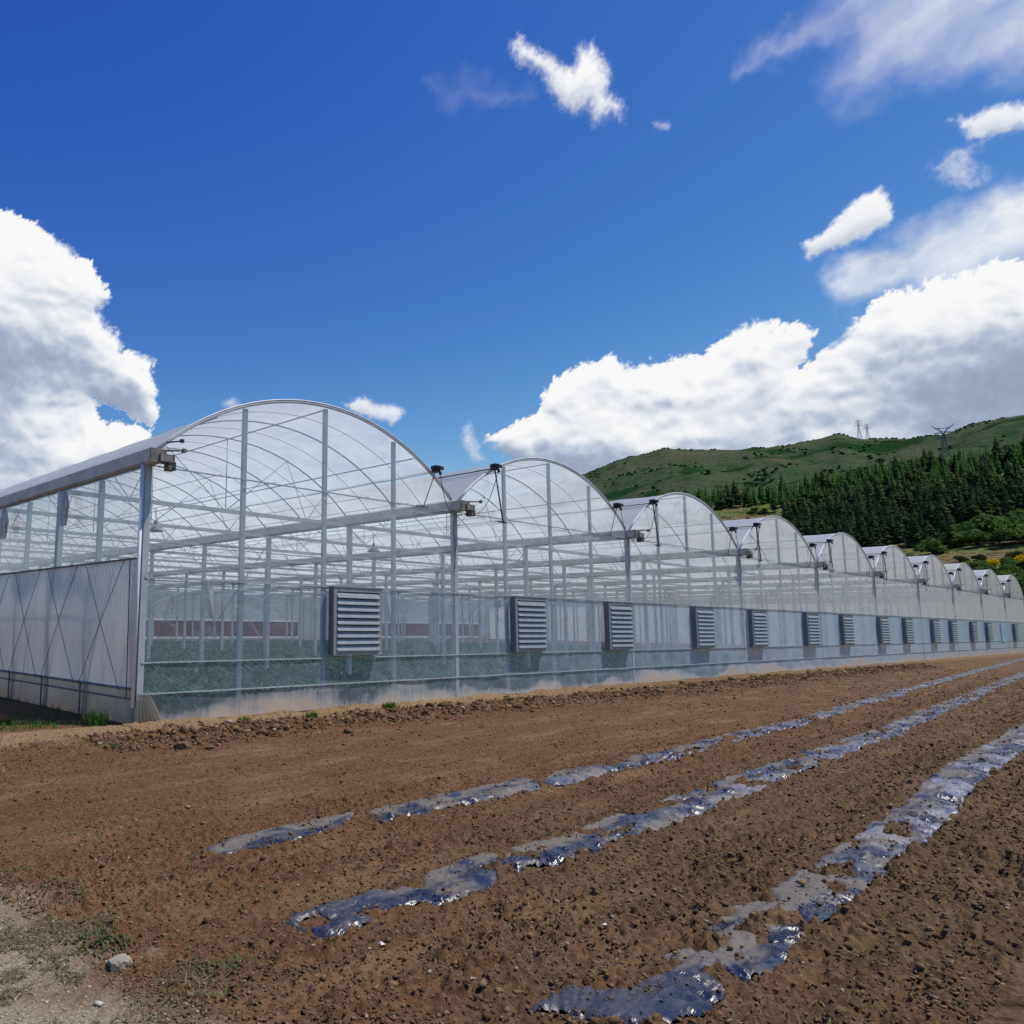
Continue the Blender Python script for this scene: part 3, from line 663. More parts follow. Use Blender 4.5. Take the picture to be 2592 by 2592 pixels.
pl.sort(key=lambda p: math.hypot(p[0]+W/2-CAM[0], p[1]-CAM[1])); rest = MB(); t0.location = (pl[0][0], pl[0][1], 0)
for i, (x, y) in enumerate(pl[1:]):
    if i < 98: copyo(t0, GH, (x, y, 0))
    else: truss(rest, x, y)
tag(rest.build('trusses', M['galv'], GH), kind='stuff')
# purlins and longitudinal wires
for k in range(NB):
    for u in (-2.75, 0, 2.75):
        b = MB(); b.tube([(0, .02, 0), (0, DEPTH, 0)], .016, 5); o = b.build('purlin', M['galv'], GH); o.location = ((k+.5)*W+u, 0, arch_z(u)-.06)
b = MB()
for k in range(NB):
    for u in (-2.6, -1.3, 1.3, 2.6): b.tube([((k+.5)*W+u, .02, EAVE+.06), ((k+.5)*W+u, DEPTH, EAVE+.06)], .007, 4, False)
tag(b.build('crop_wires', M['galv'], GH), kind='stuff')
# heating / irrigation pipes under the ties
for z, q in ((3.95, .0), ):
    b = MB()
    for j in range(1, NR, 1): b.bar((0, j*TR, z), (NB*W, j*TR, z), .02, .03)
    tag(b.build('pipes', M['galv'], GH), kind='stuff')
# cross bracing
def xbr(pts, name='brace'):
    b = MB()
    for p, q in pts: b.tube([p, q], .014, 5)
    return b.build(name, M['galv'], GH)
xbr([((W, 2*TR, 1.0), (W, 3*TR, 4.3)), ((W, 3*TR, 1.0), (W, 2*TR, 4.3))])
xbr([((2*W, TR, 1.0), (2*W, 2*TR, 4.3)), ((2*W, 2*TR, 1.0), (2*W, TR, 4.3))])
xbr([((W, 6*TR, 1.0), (2*W, 6*TR, 4.3)), ((2*W, 6*TR, 1.0), (W, 6*TR, 4.3))])
xbr([((0, 6*TR, 1.0), (W, 6*TR, 4.3)), ((W, 6*TR, 1.0), (0, 6*TR, 4.3))])
# roof film
def grid(name, fx, fy, nu, nv, mat, fn, parent=GH, smooth=True):
    U, Vv = np.meshgrid(np.linspace(0, 1, nu), np.linspace(0, 1, nv)); P = fn(U.ravel(), Vv.ravel())
    ii = (np.arange(nv-1)[:, None]*nu+np.arange(nu-1)[None, :]).ravel()
    return mesh_np(name, P, np.stack([ii, ii+1, ii+1+nu, ii+nu], 1), mat, parent, smooth)
for k in range(NB):
    def fn(u, v, k=k):
        t = (u*2-1)*HS; y = v*(DEPTH+.05)-.05
        z = SPR+RISE-(RAD-np.sqrt(RAD*RAD-t*t))+.02
        sag = .022*np.abs(np.sin(y*math.pi/1.9))**.7+.010*pn(t*1.3+k*9, y*.8, 500)
        z = z-sag*(1 if k else 1)
        return np.stack([(k+.5)*W+t, y, z], 1)
    grid('roof_film', None, None, 25, 121 if k < 3 else 61, M['roof_film'], fn)
# gable film
for k in range(NB):
    def fn(u, v, k=k):
        t = (u*2-1)*HS; zt = SPR+RISE-(RAD-np.sqrt(RAD*RAD-t*t))
        z = EAVE+.02+(zt-EAVE-.02)*v
        y = -.045+.012*pn(t*1.5+k*5, z*1.5, 510)
        return np.stack([(k+.5)*W+t, y, z], 1)
    grid('gable_film', None, None, 30, 12, M['gable_film'], fn)
    def fn(u, v, k=k):
        x = k*W+.06+u*(W-.12); z = 2.52+v*(EAVE-2.54)
        return np.stack([x, -.045+.008*pn(x*2, z*.8, 520), z], 1)
    grid('wall_film', None, None, 30, 8, M['wall_film'], fn)
    def fn(u, v, k=k):
        x = k*W+.06+u*(W-.12); z = .02+v*2.48
        bulge = .02*np.sin(np.clip(z/1.04, 0, 1)*math.pi)*pn(x*.9, x*0, 525)
        return np.stack([x, -.048+.008*pn(x*2.5, z*1.3, 530)+bulge, z], 1)
    grid('lower_wall_film', None, None, 40, 14, M['lower_film'], fn)
# left side wall: upper film, rolled curtain with ropes, skirt
def fn(u, v):
    y = .06+u*(DEPTH-.1); z = 2.84+v*(EAVE-2.86); return np.stack([-.05+.012*pn(y*1.8, z*1.5, 540), y, z], 1)
grid('side_film', None, None, 160, 8, M['side_film'], fn)
def fn(u, v):
    y = .03+u*u*(DEPTH-.1); z = .58+v*(2.84-.58)
    w = sst(.45, 1, v)
    x = -.085+.030*w*np.sin((y-.55*(z-2.8))*48+4*pn(y*2, z*.5, 551))*(.6+.7*pn(y*1.2, z, 550))-.03*np.sin(v*math.pi)*(1+pn(y*.8, z*.7, 560))
    return np.stack([x, y, z], 1)
cur = grid('side_curtain', None, None, 1400, 40, M['curtain'], fn)
def fn(u, v):
    y = .0+u*(DEPTH); z = -.02+v*.6; return np.stack([-.07+.02*pn(y*1.1, z, 570), y, z], 1)
grid('skirt', None, None, 160, 6, M['skirt'], fn)
b = MB(); b.bar((-.12, 0, 2.84), (-.12, DEPTH, 2.84), .02, .035); b.build('curtain_rail', M['rust'], GH)
b = MB(); b.tube([(-.13, .05, .60), (-.13, DEPTH, .60)], .025, 6); b.build('roller_pipe', M['galv_dark'], GH)
b = MB(); b.bar((-.115, .0, .43), (-.115, DEPTH, .43), .02, .03); b.build('skirt_rail', M['rust'], GH)
for j in range(0, 14):
    y0 = .12+1.9*j
    for p, q in (((y0+1.93), (y0+.32)), ((y0+.42 if j else .45), (y0+2.0))):
        b = MB(); b.tube([(-.15, p, 2.82), (-.165, (p+q)/2, 1.7), (-.15, q, .56)], .006, 5); o = b.build('rope', M['rope'], cur)
b = MB(); b.tube([(-.15, .22, 2.82), (-.15, .14, .45)], .009, 5); b.build('rope', M['rope'], cur)
for j in range(0, 14):
    b = MB(); b.bar((-.125, 2.08+1.9*j, .62), (-.125, 2.08+1.9*j, .0), .03, .03); b.build('skirt_post', M['galv_dark'], GH)
# corner film fold: gathered plastic at the foot of the corner
def fn(u, v):
    a = u*1.9; z = -.03+v*.55; fold = .035*np.sin(u*44)*(1-v*.7)
    x = -.08+u*.55*(1-.55*v)+0*a; y = -.10-fold-.03*(1-v)
    return np.stack([x, y, z], 1)
grid('corner_flap', None, None, 160, 8, M['skirt'], fn)
# back and right end walls
def fn(u, v):
    x = u*NB*W; z = v*EAVE; return np.stack([x, DEPTH+.0*x, z], 1)
grid('back_film', None, None, 40, 6, M['back_film'], fn)
for k in range(NB):
    def fn(u, v, k=k):
        t = (u*2-1)*HS; zt = SPR+RISE-(RAD-np.sqrt(RAD*RAD-t*t)); return np.stack([(k+.5)*W+t, DEPTH+.01*np.ones_like(t), EAVE+.01+(zt-EAVE)*v], 1)
    grid('back_gable_film', None, None, 16, 5, M['back_film'], fn)
def fn(u, v):
    y = u*DEPTH; z = v*EAVE; return np.stack([NB*W+.05+0*y, y, z], 1)
grid('side_film', None, None, 60, 5, M['curtain'], fn)
M['pad'] = simple('cooling_pad', (.13, .055, .06), .9, 0, .25, 1.2)
for x0, x1 in ((21, 49), (58, 81)):
    b = MB(); b.box(x0, x1, DEPTH-.35, DEPTH-.15, .42, 2.0); pd = b.build('cooling_pad', M['pad'], GH)
    b = MB(); b.box(x0-.1, x1+.1, DEPTH-.4, DEPTH-.1, 2.002, 2.15); b.box(x0-.1, x1+.1, DEPTH-.4, DEPTH-.1, .25, .418); b.build('pad_frame', M['white_pipe'], pd)
# roof vent drives: on both sides of every inner gutter
def vent(side):
    root = MB()
    if side < 0:   # on the right slope of the bay left of the gutter
        u = HS-.72; x = -.12-.72; z = arch_z(u)+.09; foot = (-1.28, -.16, EAVE-.02)
    else:
        u = -HS+1.32; x = .12+1.32; z = arch_z(u)+.10; foot = (1.78, -.16, EAVE-.12)
    root.box(x-.07, x+.07, -.26, -.10, z-.08, z+.08); root.box(x-.03, x+.10, -.34, -.262, z-.03, z+.05); root.tube([(x, -.3, z-.06), (x+.02, -.3, z-.15)], .035, 8); root.box(x-.12, x-.072, -.2, -.12, z-.02, z+.06)
    mo = root.build('vent_motor', M['black'], GH)
    a = MB(); a.tube([(x, -.18, z-.02), (foot[0], foot[1], foot[2])], .018 if side > 0 else .012, 6)
    a.bar((foot[0]-.18, -.12, foot[2]+.03), (foot[0]+.22, -.12, foot[2]+.03), .02, .03); a.build('guide_rod', M['black'] if side > 0 else M['galv_dark'], mo)
    c = MB(); e = (.05*side, -.3, EAVE+.02)
    pts = []
    for i in range(11):
        t = i/10; pts.append((x+(e[0]-x)*t+side*.1*math.sin(t*3.14), -.3, z-.1+(e[2]-z)*t-.38*math.sin(t*math.pi)))
    c.tube(pts, .009, 5); c.build('cable', M['black'], mo)
    s = MB(); s.tube([(x, -.1, z-.03), (x, DEPTH, z-.03)], .022, 6); s.build('vent_shaft', M['galv_dark'], mo)
    return mo, list(mo.children)
for side in (-1, 1):
    mo, ch = vent(side); mo.location = (W, 0, 0)
    for k in range(2, NB):
        c = copyo(mo, GH, (k*W, 0, 0))
        for q in ch: copyo(q, c)
b = MB(); b.tube([(.3, -.12, 4.95), (.45, -.35, 4.96)], .014, 6); b.box(.43, .49, -.4, -.34, 4.93, 4.99); b.build('vent_bracket', M['black'], GH)
# cable down the second gutter post
b = MB(); b.tube([(W-.1, -.1, 4.4), (W-.16, -.12, 4.0), (W-.07, -.1, 3.6), (W-.12, -.12, 3.1), (W-.2, -.1, 3.0)], .008, 5); b.build('cable', M['black'], GH)

# ------------------------------------------------------------------ exhaust fans
fans = [.592, 1.339, 1.888, 2.565, 3.127, 3.814, 4.366, 5.051, 5.593, 6.294, 6.828, 7.512, 8.09, 9.3]
flab = ['large louvred metal fan box by the middle post of the leftmost greenhouse bay, nearest one',
        'louvred fan box under the middle of the second greenhouse bay',
        'third louvred fan box from the left, just before the third bay begins',
        'fourth louvred fan box from the left, in the middle of the third bay',
        'fifth louvred fan box from the left, just past the third gutter',
        'sixth louvred fan box from the left, near the end of the fourth bay',
        'seventh louvred fan box from the left, in the fifth bay',
        'eighth louvred fan box from the left, at the gutter between fifth and sixth bays',
        'ninth louvred fan box from the left, mid sixth bay',
        'tenth louvred fan box from the left, early in the seventh bay',
        'eleventh louvred fan box from the left, end of the seventh bay',
        'twelfth louvred fan box from the left, mid eighth bay',
        'thirteenth louvred fan box from the left, just before the pale blue sheet',
        'farthest louvred fan box at the right edge of the photo, beyond the wide gap']
FS = .69
def fan_parts(root):
    b = MB(); D = .15
    b.box(-FS, -FS+.02, -D, 0, -FS, FS); b.box(FS-.02, FS, -D, 0, -FS, FS); b.box(-FS+.02, FS-.02, -D, 0, -FS, -FS+.02); b.box(-FS+.02, FS-.02, -D+.002, 0, FS-.02, FS)
    b.box(-FS+.02, FS-.02, -.05, -.03, -FS+.02, FS-.02)
    for s in (-1, 1):
        for z in (-.35, 0, .35): b.tube([(s*(FS), -.12, z), (s*(FS+.012), -.12, z)], .015, 8)
    hb = b.build('housing', M['fan_dark'], root)
    b = MB(); t = .075
    b.box(-FS-.012, -FS+t, -D-.03, -D-.002, -FS-.012, FS+.012); b.box(FS-t, FS+.012, -D-.03, -D-.002, -FS-.012, FS+.012)
    b.box(-FS+t, FS-t, -D-.03, -D-.002, FS-t, FS+.012); b.box(-FS+t, FS-t, -D-.03, -D-.002, -FS-.012, -FS+t)
    b.box(-FS-.02, FS+.02, -D-.05, .0, FS+.014, FS+.03)
    b.build('frame', M['fan_metal'], root)
    b = MB(); ns = 9; h = (2*FS-2*t)/ns
    for i in range(ns):
        z0 = FS-t-h*i; x0, x1 = -FS+t+.004, FS-t-.004
        p = [(-D+.03, z0-.006), (-D-.010, z0-.016), (-D-.052, z0-h*.80), (-D-.060, z0-h*.97), (-D-.046, z0-h*.98), (-D-.036, z0-h*.80), (-D, z0-.03), (-D+.03, z0-.014)]
        n_ = len(p); vs = [(x, q[0], q[1]) for x in (x0, x1) for q in p]
        b.add(vs, [(j, j+n_, (j+1) % n_+n_, (j+1) % n_) for j in range(n_)]+[tuple(range(n_)), tuple(range(2*n_-1, n_-1, -1))])
    b.build('louvre', M['fan_metal'], root)
    b = MB(); b.tube([(0, -.06, 0), (0, -.1, 0)], .12, 16)
    for i in range(6):
        a = i*math.pi/3; b.bar((0, -.085, 0), (math.cos(a)*.55, -.085, math.sin(a)*.55), .18, .012)
    b.build('fan_blades', M['fan_metal'], root)
f0 = None
for i, q in enumerate(fans):
    loc = (q*W, -.055, 1.80-.012*i)
    if f0 is None: f0 = empty('exhaust_fan', loc); fan_parts(f0); r = f0; ch = list(f0.children)
    else:
        r = copyo(f0, None, loc)
        for c in ch: copyo(c, r)
    tag(r, flab[i], 'fan', 'louvred exhaust fans along the greenhouse wall')
# small controller boxes hung on the film beside fans
for i, (x, z, l) in enumerate(((10.2, 2.3, 'small grey switch box inside the film left of the second fan'), (14.75, 2.22, 'small grey switch box inside the film left of the third fan'))):
    b = MB(); b.box(-.07, .07, -.05, .05, -.09, .09); b.tube([(0, 0, -.09), (0, 0, -.5)], .012, 5); o = b.build('switch_box', M['galv_dark']); o.location = (x, .12, z); tag(o, l, 'switch box')

b = MB(); b.box(0, 1.3, -.02, .0, 0, 1.4); o = b.build('blue_sheet', simple('pale_blue_plastic', (.22, .42, .55), .5, 0, .15, 2)); o.location = (72.3, -.075, .95)
tag(o, 'pale blue plastic sheet on the wall between the last two fans', 'plastic sheet')
# hanging lamps
for i, (x, y, l) in enumerate(((2.32, 3.9, 'grey conical lamp hanging from the first tie beam near the corner'), (9.41, 3.9, 'grey conical lamp hanging under the tie beam by the second gutter post'))):
    e = empty('hanging_lamp', (x, y, 3.85)); b = MB()
    ring = [(.03, .16), (.05, .14), (.19, 0), (.185, -.01)]
    vs = [(r_*math.cos(a), r_*math.sin(a), z_) for r_, z_ in ring for a in [k*math.pi/8 for k in range(16)]]
    b.add(vs, [(j*16+k, j*16+(k+1) % 16, (j+1)*16+(k+1) % 16, (j+1)*16+k) for j in range(3) for k in range(16)], True)
    b.build('lamp_shade', M['lamp'], e); b = MB(); b.tube([(0, 0, .15), (0, 0, .55)], .01, 6); b.tube([(0, 0, .13), (0, 0, .24)], .035, 8); b.build('cord', M['black'], e); tag(e, l, 'lamp')
# hanging strips of film inside
def hang(x, y, z0, z1, w, label):
    U, V = np.meshgrid(np.linspace(0, 1, 12), np.linspace(0, 1, 16)); u = U.ravel(); v = V.ravel()
    X = x+(u-.5)*w*(1-.5*(1-v)**2)+.25*(1-v)**2; Y = y+.06*np.sin(u*7+v*2); Z = z0+(z1-z0)*v+.25*(1-v)*(1-u)
    ii = (np.arange(15)[:, None]*12+np.arange(11)[None, :]).ravel()
    o = mesh_np('hanging_sheet', np.stack([X, Y, Z], 1), np.stack([ii, ii+1, ii+13, ii+12], 1), M['curtain'], None, True)
    s = o.modifiers.new('thick', 'SOLIDIFY'); s.thickness = .01
    tag(o, label, 'plastic sheet')
hang(8.6, 11.5, 1.75, 3.3, .5, 'grey plastic sheet hanging inside the leftmost bay with a curled lower end')
hang(17.6, 11.5, 1.7, 3.2, .5, 'grey plastic sheet hanging inside behind the first two fans')
# gathered plastic bundles hanging outside on the side wall
for (y, z, s, l) in ((3.15, 4.0, .30, 'gathered clear plastic bundle hanging under the side gutter, nearer the corner'), (6.7, 4.0, .32, 'gathered clear plastic bundle hanging under the side gutter at the left picture edge')):
    U, V = np.meshgrid(np.linspace(0, 1, 60), np.linspace(0, 1, 24)); u = U.ravel()*2*math.pi; v = V.ravel()
    rr = s*(.35+.65*np.sin(np.clip(v*1.15, 0, 1)*2.6)**.8)*(.75+.25*np.sin(u*9+v*3)+.2*pn(u*2, v*4, 600))*.62
    X = -.2+rr*np.cos(u)*.45; Y = y+rr*np.sin(u); Z = z+.42*(1-v)-.32*v+.0*u
    ii = (np.arange(23)[:, None]*60+np.arange(59)[None, :]).ravel()
    o = mesh_np('plastic_bundle', np.stack([X, Y, Z], 1), np.stack([ii, ii+1, ii+61, ii+60], 1), M['bundle'], None, True); tag(o, l, 'plastic bundle', 'bundles of film hanging on the side wall')

# ------------------------------------------------------------------ crop inside
n = 22000
u = RNG.uniform(0, 1, n); Y = .4+42*u**1.25; X = RNG.uniform(.3, 48, n); X = np.round(X/.8)*.8+RNG.normal(0, .16, n)
k = (fbm(X*.5, Y*.5, 700, 2) > -.45) & (X > .25) & (X < Y*1.3+30); X, Y = X[k], Y[k]
P = np.repeat(np.stack([X, Y, np.zeros(len(X))], 1), 7, 0); P[:, :2] += RNG.normal(0, .09, (len(P), 2)); P[:, 2] = RNG.uniform(0, .2, len(P))
tag(blades(P, .34, .12, 1.1, M['crop'], 'crop_plants'), 'low dark green crop growing in rows inside the greenhouse', kind='stuff')

# ------------------------------------------------------------------ hills
AZ1 = [-180, 0, 30, 45, 50, 55, 59.1, 61.2, 64.3, 68.8, 71.7, 74.26, 75.45, 77.76, 79.6, 81.07, 83, 90, 110, 130, 180]
EL1 = [2, 2, 3, 5.5, 8, 9.4, 10.5, 11.33, 11.92, 11.46, 11.5, 11.87, 11.43, 11.14, 11.23, 11.62, 11.75, 12.5, 9, 4, 2]
AZ2 = [-180, 0, 40, 55, 60, 65.8, 71.5, 75.7, 79.5, 83, 90, 105, 130, 180]
EL2 = [1, 1, 1.5, 4, 6.6, 8.2, 8.35, 8.9, 9.2, 9.5, 10, 8, 3, 1]
def hill_z(az, r):
    e1 = np.interp(az, AZ1, EL1)+.10*fbm(az*.8, az*0, 801, 4); e2 = np.interp(az, AZ2, EL2)
    s = e2/9.5
    knots = [120, 170, 230, 290, 345, 520, 640, 1050, 2000]
    el = [-1.2+0*az, .2*s-.2, 2.4*s, 3.9*s, 4.9*s, e2, e2+.05, e2+.25*(e1-e2), e1]
    E = np.zeros_like(az); rr = r
    for i in range(len(knots)-1):
        mk = (rr >= knots[i]) & (rr <= knots[i+1]) if i == len(knots)-2 else (rr >= knots[i]) & (rr < knots[i+1])
        t = (rr-knots[i])/(knots[i+1]-knots[i]); v = el[i]+(el[i+1]-el[i])*t; E = np.where(mk, v, E)
    z = rr*np.tan(np.radians(E))+1.0
    z = np.where(rr > 2000, 2000*np.tan(np.radians(e1))-(rr-2000)*.25, z)
    x = r*np.sin(np.radians(az)); y = r*np.cos(np.radians(az))
    k = sst(160, 400, r)
    z = z+k*(3*fbm(x*.02, y*.02, 810, 3)*(r < 900)+sst(700, 1300, r)*sst(2000, 1500, r)*45*fbm(x*.004, y*.004, 820, 4))
    return z
az = np.concatenate([np.arange(-180, 44, 4.), np.arange(44, 96, .12), np.arange(96, 181, 4.)])
rr = np.concatenate([np.arange(120, 640, 6.), np.geomspace(640, 2000, 90), [2040, 2150, 2400, 3200]])
A, Rr = np.meshgrid(az, rr); a = A.ravel(); r_ = Rr.ravel(); z = hill_z(a, r_)
z = np.where(r_ <= 121, -2, z)
V = np.stack([CAM[0]+r_*np.sin(np.radians(a)), CAM[1]+r_*np.cos(np.radians(a)), z], 1)
nu = len(az); nv = len(rr); ii = (np.arange(nv-1)[:, None]*nu+np.arange(nu-1)[None, :]).ravel()
def hill_mat():
    m, t = newmat('hillside'); n = N(t); co = n.n('ShaderNodeNewGeometry').outputs['Position']
    sp_ = n.n('ShaderNodeSeparateXYZ'); n.l(co, sp_.inputs[0])
    ln = n.n('ShaderNodeVectorMath', operation='LENGTH'); n.l(co, ln.inputs[0]); D = ln.outputs['Value']
    a_ = n.noise(co, .0045, 6, .65); b_ = n.noise(co, .03, 6, .7); c_2 = n.noise(co, .2, 4, .7)
    farc = n.mix(n.mr(a_, .40, .60), (.064, .098, .050), (.100, .102, .062)); farc = n.mix(n.mr(b_, .50, .60), farc, (.045, .085, .036))
    farc = n.mix(n.mr(n.noise(co, .0065, 5, .6, .5), .56, .61), farc, (.020, .055, .018))
    farc = n.mix(n.mr(n.noise(co, .012, 5, .7), .60, .68, 0, .5), farc, (.16, .13, .08))
    nearc = n.mix(n.mr(b_, .42, .56), (.12, .17, .045), (.20, .15, .08)); nearc = n.mix(n.mr(c_2, .5, .65), nearc, (.05, .06, .025))
    c = n.mix(n.mr(D, 600, 900), nearc, farc)
    p = n.n('ShaderNodeBsdfPrincipled'); n.l(c, p.inputs['Base Color']); p.inputs['Roughness'].default_value = 1; p.inputs['Specular IOR Level'].default_value = 0
    n.l(n.bump(n.math('ADD', c_2, n.math('MULTIPLY', n.noise(co, .05, 5, .7), 3)), .9, 3.0), p.inputs['Normal'])
    o = n.n('ShaderNodeOutputMaterial'); n.l(p.outputs[0], o.inputs[0]); return m
M['hill'] = hill_mat()
tag(mesh_np('hills', V, np.stack([ii, ii+1, ii+1+nu, ii+nu], 1), M['hill'], smooth=True), 'green and brown hillside rising behind the greenhouse', kind='structure')
def hp(az_, r):
    a = np.atleast_1d(np.asarray(az_, float)); q = np.atleast_1d(np.asarray(r, float)); z = hill_z(a, q)
    return np.stack([CAM[0]+q*np.sin(np.radians(a)), CAM[1]+q*np.cos(np.radians(a)), z], 1)

# ------------------------------------------------------------------ trees
def conifer_mesh(h, r, tiers, spokes, seed, cut=.12, slim=1.0):
    rg = np.random.default_rng(seed); V = []; F = []
    for i in range(tiers):
        t = i/(tiers-1); z = h*(cut+(1-cut)*t); R0 = r*(1-t)**slim*(.75+.5*rg.random())+.12
        n_ = max(4, int(spokes*(1-.5*t)))
        for k_ in range(n_):
            a = 6.283*(k_+rg.random()*.8)/n_; L = R0*rg.uniform(.6, 1.2); wd = .34*L+.18; dr = -.22*L*rg.uniform(.3, 1.6)
            ca, sa = math.cos(a), math.sin(a); b0 = len(V); th = h*.035
            V += [(0, 0, z+th), (ca*L*.6-sa*wd, sa*L*.6+ca*wd, z+dr*.5), (ca*L, sa*L, z+dr), (ca*L*.6+sa*wd, sa*L*.6-ca*wd, z+dr*.5), (ca*L*.5, sa*L*.5, z+th*1.4+dr*.3)]
            F += [(b0, b0+1, b0+4), (b0+1, b0+2, b0+4), (b0+2, b0+3, b0+4), (b0+3, b0, b0+4)]
    return V, F
def trunk_mesh(h, r): 
    b = MB(); b.tube([(0, 0, -1), (0, 0, h*.5), (0, 0, h*.97)], [r, r*.6, .03], 6); return b
protos = []
for s in range(4):
    V_, F_ = conifer_mesh(9.5+s*.9, 2.7+.3*(s % 2), 13, 10, s, .16, [.75, .5, .6, .85][s]); me = bpy.data.meshes.new('pine_crown'); me.from_pydata(V_, [], F_); me.materials.append(M['pine']); protos.append(me)
sprot = []
for s in range(3):
    V_, F_ = conifer_mesh(8.5, 1.7, 13, 8, 20+s, .06, .95); me = bpy.data.meshes.new('spruce_crown'); me.from_pydata(V_, [], F_); me.materials.append(M['spruce']); sprot.append(me)
tb = trunk_mesh(10, .2); TM = bpy.data.meshes.new('trunk'); TM.from_pydata([tuple(v) for v in tb.v], [], tb.f); TM.materials.append(M['bark'])
def in_forest(a, r):
    edge = np.interp(r, [345, 380, 430, 480, 520], [76.0, 71.5, 71.0, 71.0, 66])
    return a > edge
cand = []
rg = np.random.default_rng(5)
while len(cand) < 950:
    r = math.sqrt(rg.uniform(340**2, 535**2)); a = rg.uniform(60.5, 87)
    if r > 500: ok = a > 61
    else: ok = a > np.interp(r, [340, 350, 400, 460, 500], [78.5, 73.0, 71.2, 71.4, 70.2])+rg.normal(0, .25)
    # grassy notch and bushes reach up at the right
    if a > 79.5 and r < 385: ok = False
    if ok and r < 372 and rg.random() < .35: ok = False
    if ok: cand.append((r, a))
cand.sort()
ORD = ['first', 'second', 'third', 'fourth', 'fifth', 'sixth', 'seventh', 'eighth', 'ninth', 'tenth']
def bay_at(a):
    q = [abs(math.degrees(math.atan2((k+.5)*8.3591-CAM[0], -CAM[1]))-a) for k in range(10)]; k = q.index(min(q))
    return 'at the right edge of the photo' if a > 83 else 'above the %s arched bay' % ORD[k]
mass = []; cnt = 0
gp = 'dark pines of the plantation on the hillside'; gs = 'bright green young spruces along the top of the plantation'
for r, a in cand:
    top = r > 470 and rg.random() < .8
    p = hp(a, r)[0]; sc = rg.uniform(.75, 1.2); rz = rg.uniform(0, 6.28)
    if cnt < 285:
        e = bpy.data.objects.new('spruce_tree' if top else 'pine_tree', None); COL.objects.link(e); e.location = p; e.scale = (sc, sc, sc*rg.uniform(.9, 1.15)); e.rotation_euler = (0, 0, rz)
        c = bpy.data.objects.new('crown', (sprot if top else protos)[rg.integers(3 if top else 4)]); COL.objects.link(c); c.parent = e
        c = bpy.data.objects.new('trunk', TM); COL.objects.link(c); c.parent = e
        tag(e, (('bright green young spruce on the plantation crest ' if top else 'dark pine in the %s of the plantation ' % ('front row' if r < 375 else 'lower part' if r < 395 else 'middle' if r < 415 else 'upper part'))+bay_at(a)), 'tree', (gs if top else gp)+' '+bay_at(a)); cnt += 1
    else: mass.append((p, sc, rz, top))
def bake(name, items, meshes, mat, label):
    Vs = []; Fs = []; o_ = 0
    data = []
    for me in meshes:
        v = np.zeros(len(me.vertices)*3); me.vertices.foreach_get('co', v); f = np.zeros(len(me.loops), int); me.loops.foreach_get('vertex_index', f); data.append((v.reshape(-1, 3), f.reshape(-1, 3)))
    for i, (p, sc, rz) in enumerate(items):
        v, f = data[i % len(data)]; c, s = math.cos(rz), math.sin(rz)
        q = np.stack([v[:, 0]*c-v[:, 1]*s, v[:, 0]*s+v[:, 1]*c, v[:, 2]], 1)*sc+p; Vs.append(q); Fs.append(f+o_); o_ += len(v)
    tag(mesh_np(name, np.concatenate(Vs), np.concatenate(Fs), mat), label, kind='stuff')
bake('pine_forest', [(p, s, z) for p, s, z, t in mass if not t], protos, M['pine'], 'dense dark pine forest higher up the hillside')
top_it = [(p, s, z) for p, s, z, t in mass if t]
for i in range(420):
    a = rg.uniform(60.5, 87); r = rg.uniform(500, 640); top_it.append((hp(a, r)[0], rg.uniform(.7, 1.25), rg.uniform(0, 6.28)))
bake('spruce_forest', top_it, sprot, M['spruce'], 'bright green young spruces massed along the crest of the near hill')

# bushes
def bush_mesh(name, r, h, n, seed, mat, ls=.3):
    rg_ = np.random.default_rng(seed); lob = [(rg_.normal(0, r*.45), rg_.normal(0, r*.45), h*rg_.uniform(.35, .75), rg_.uniform(.4, .65)) for _ in range(6)]
    Vs = []; F = []
    for i in range(n):
        lx, ly, lz, q = lob[rg_.integers(6)]; d = rg_.normal(0, 1, 3); d /= np.linalg.norm(d); d[2] = abs(d[2])*1.0-.25
        rad = q*(.75+.35*rg_.random()); c = np.array([lx+d[0]*r*rad, ly+d[1]*r*rad, max(.05, lz+d[2]*h*rad*.8)])
        u = rg_.normal(0, 1, 3); u /= np.linalg.norm(u); w = np.cross(u, d+.01); w /= np.linalg.norm(w)+1e-6; s = ls*rg_.uniform(.6, 1.3); b0 = len(Vs)
        Vs += [c-u*s-w*s*.6, c+u*s-w*s*.6, c+u*s*.4+w*s, c-u*s+w*s*.6]; F.append((b0, b0+1, b0+2, b0+3))
    me = bpy.data.meshes.new(name); me.from_pydata([tuple(v) for v in Vs], [], F); me.materials.append(mat); return me
bm_ = [bush_mesh('bush_leaves', 3, 3.4, 700, 50+i, M['bush'], .34) for i in range(3)]
sm_ = [bush_mesh('scrub_leaves', 2.5, 2.4, 500, 60+i, M['scrub'], .3) for i in range(3)]
ym_ = [bush_mesh('broom_leaves', 1.6, 2.6, 500, 70+i, M['yellow'], .2) for i in range(2)]
def put(me, a, r, sc, name, label, cat, group=None):
    o = bpy.data.objects.new(name, me); COL.objects.link(o); o.location = hp(a, r)[0]; o.location.z -= .3; o.scale = (sc, sc, sc*rg.uniform(.8, 1.15)); o.rotation_euler = (0, 0, rg.uniform(0, 6)); tag(o, label, cat, group); return o
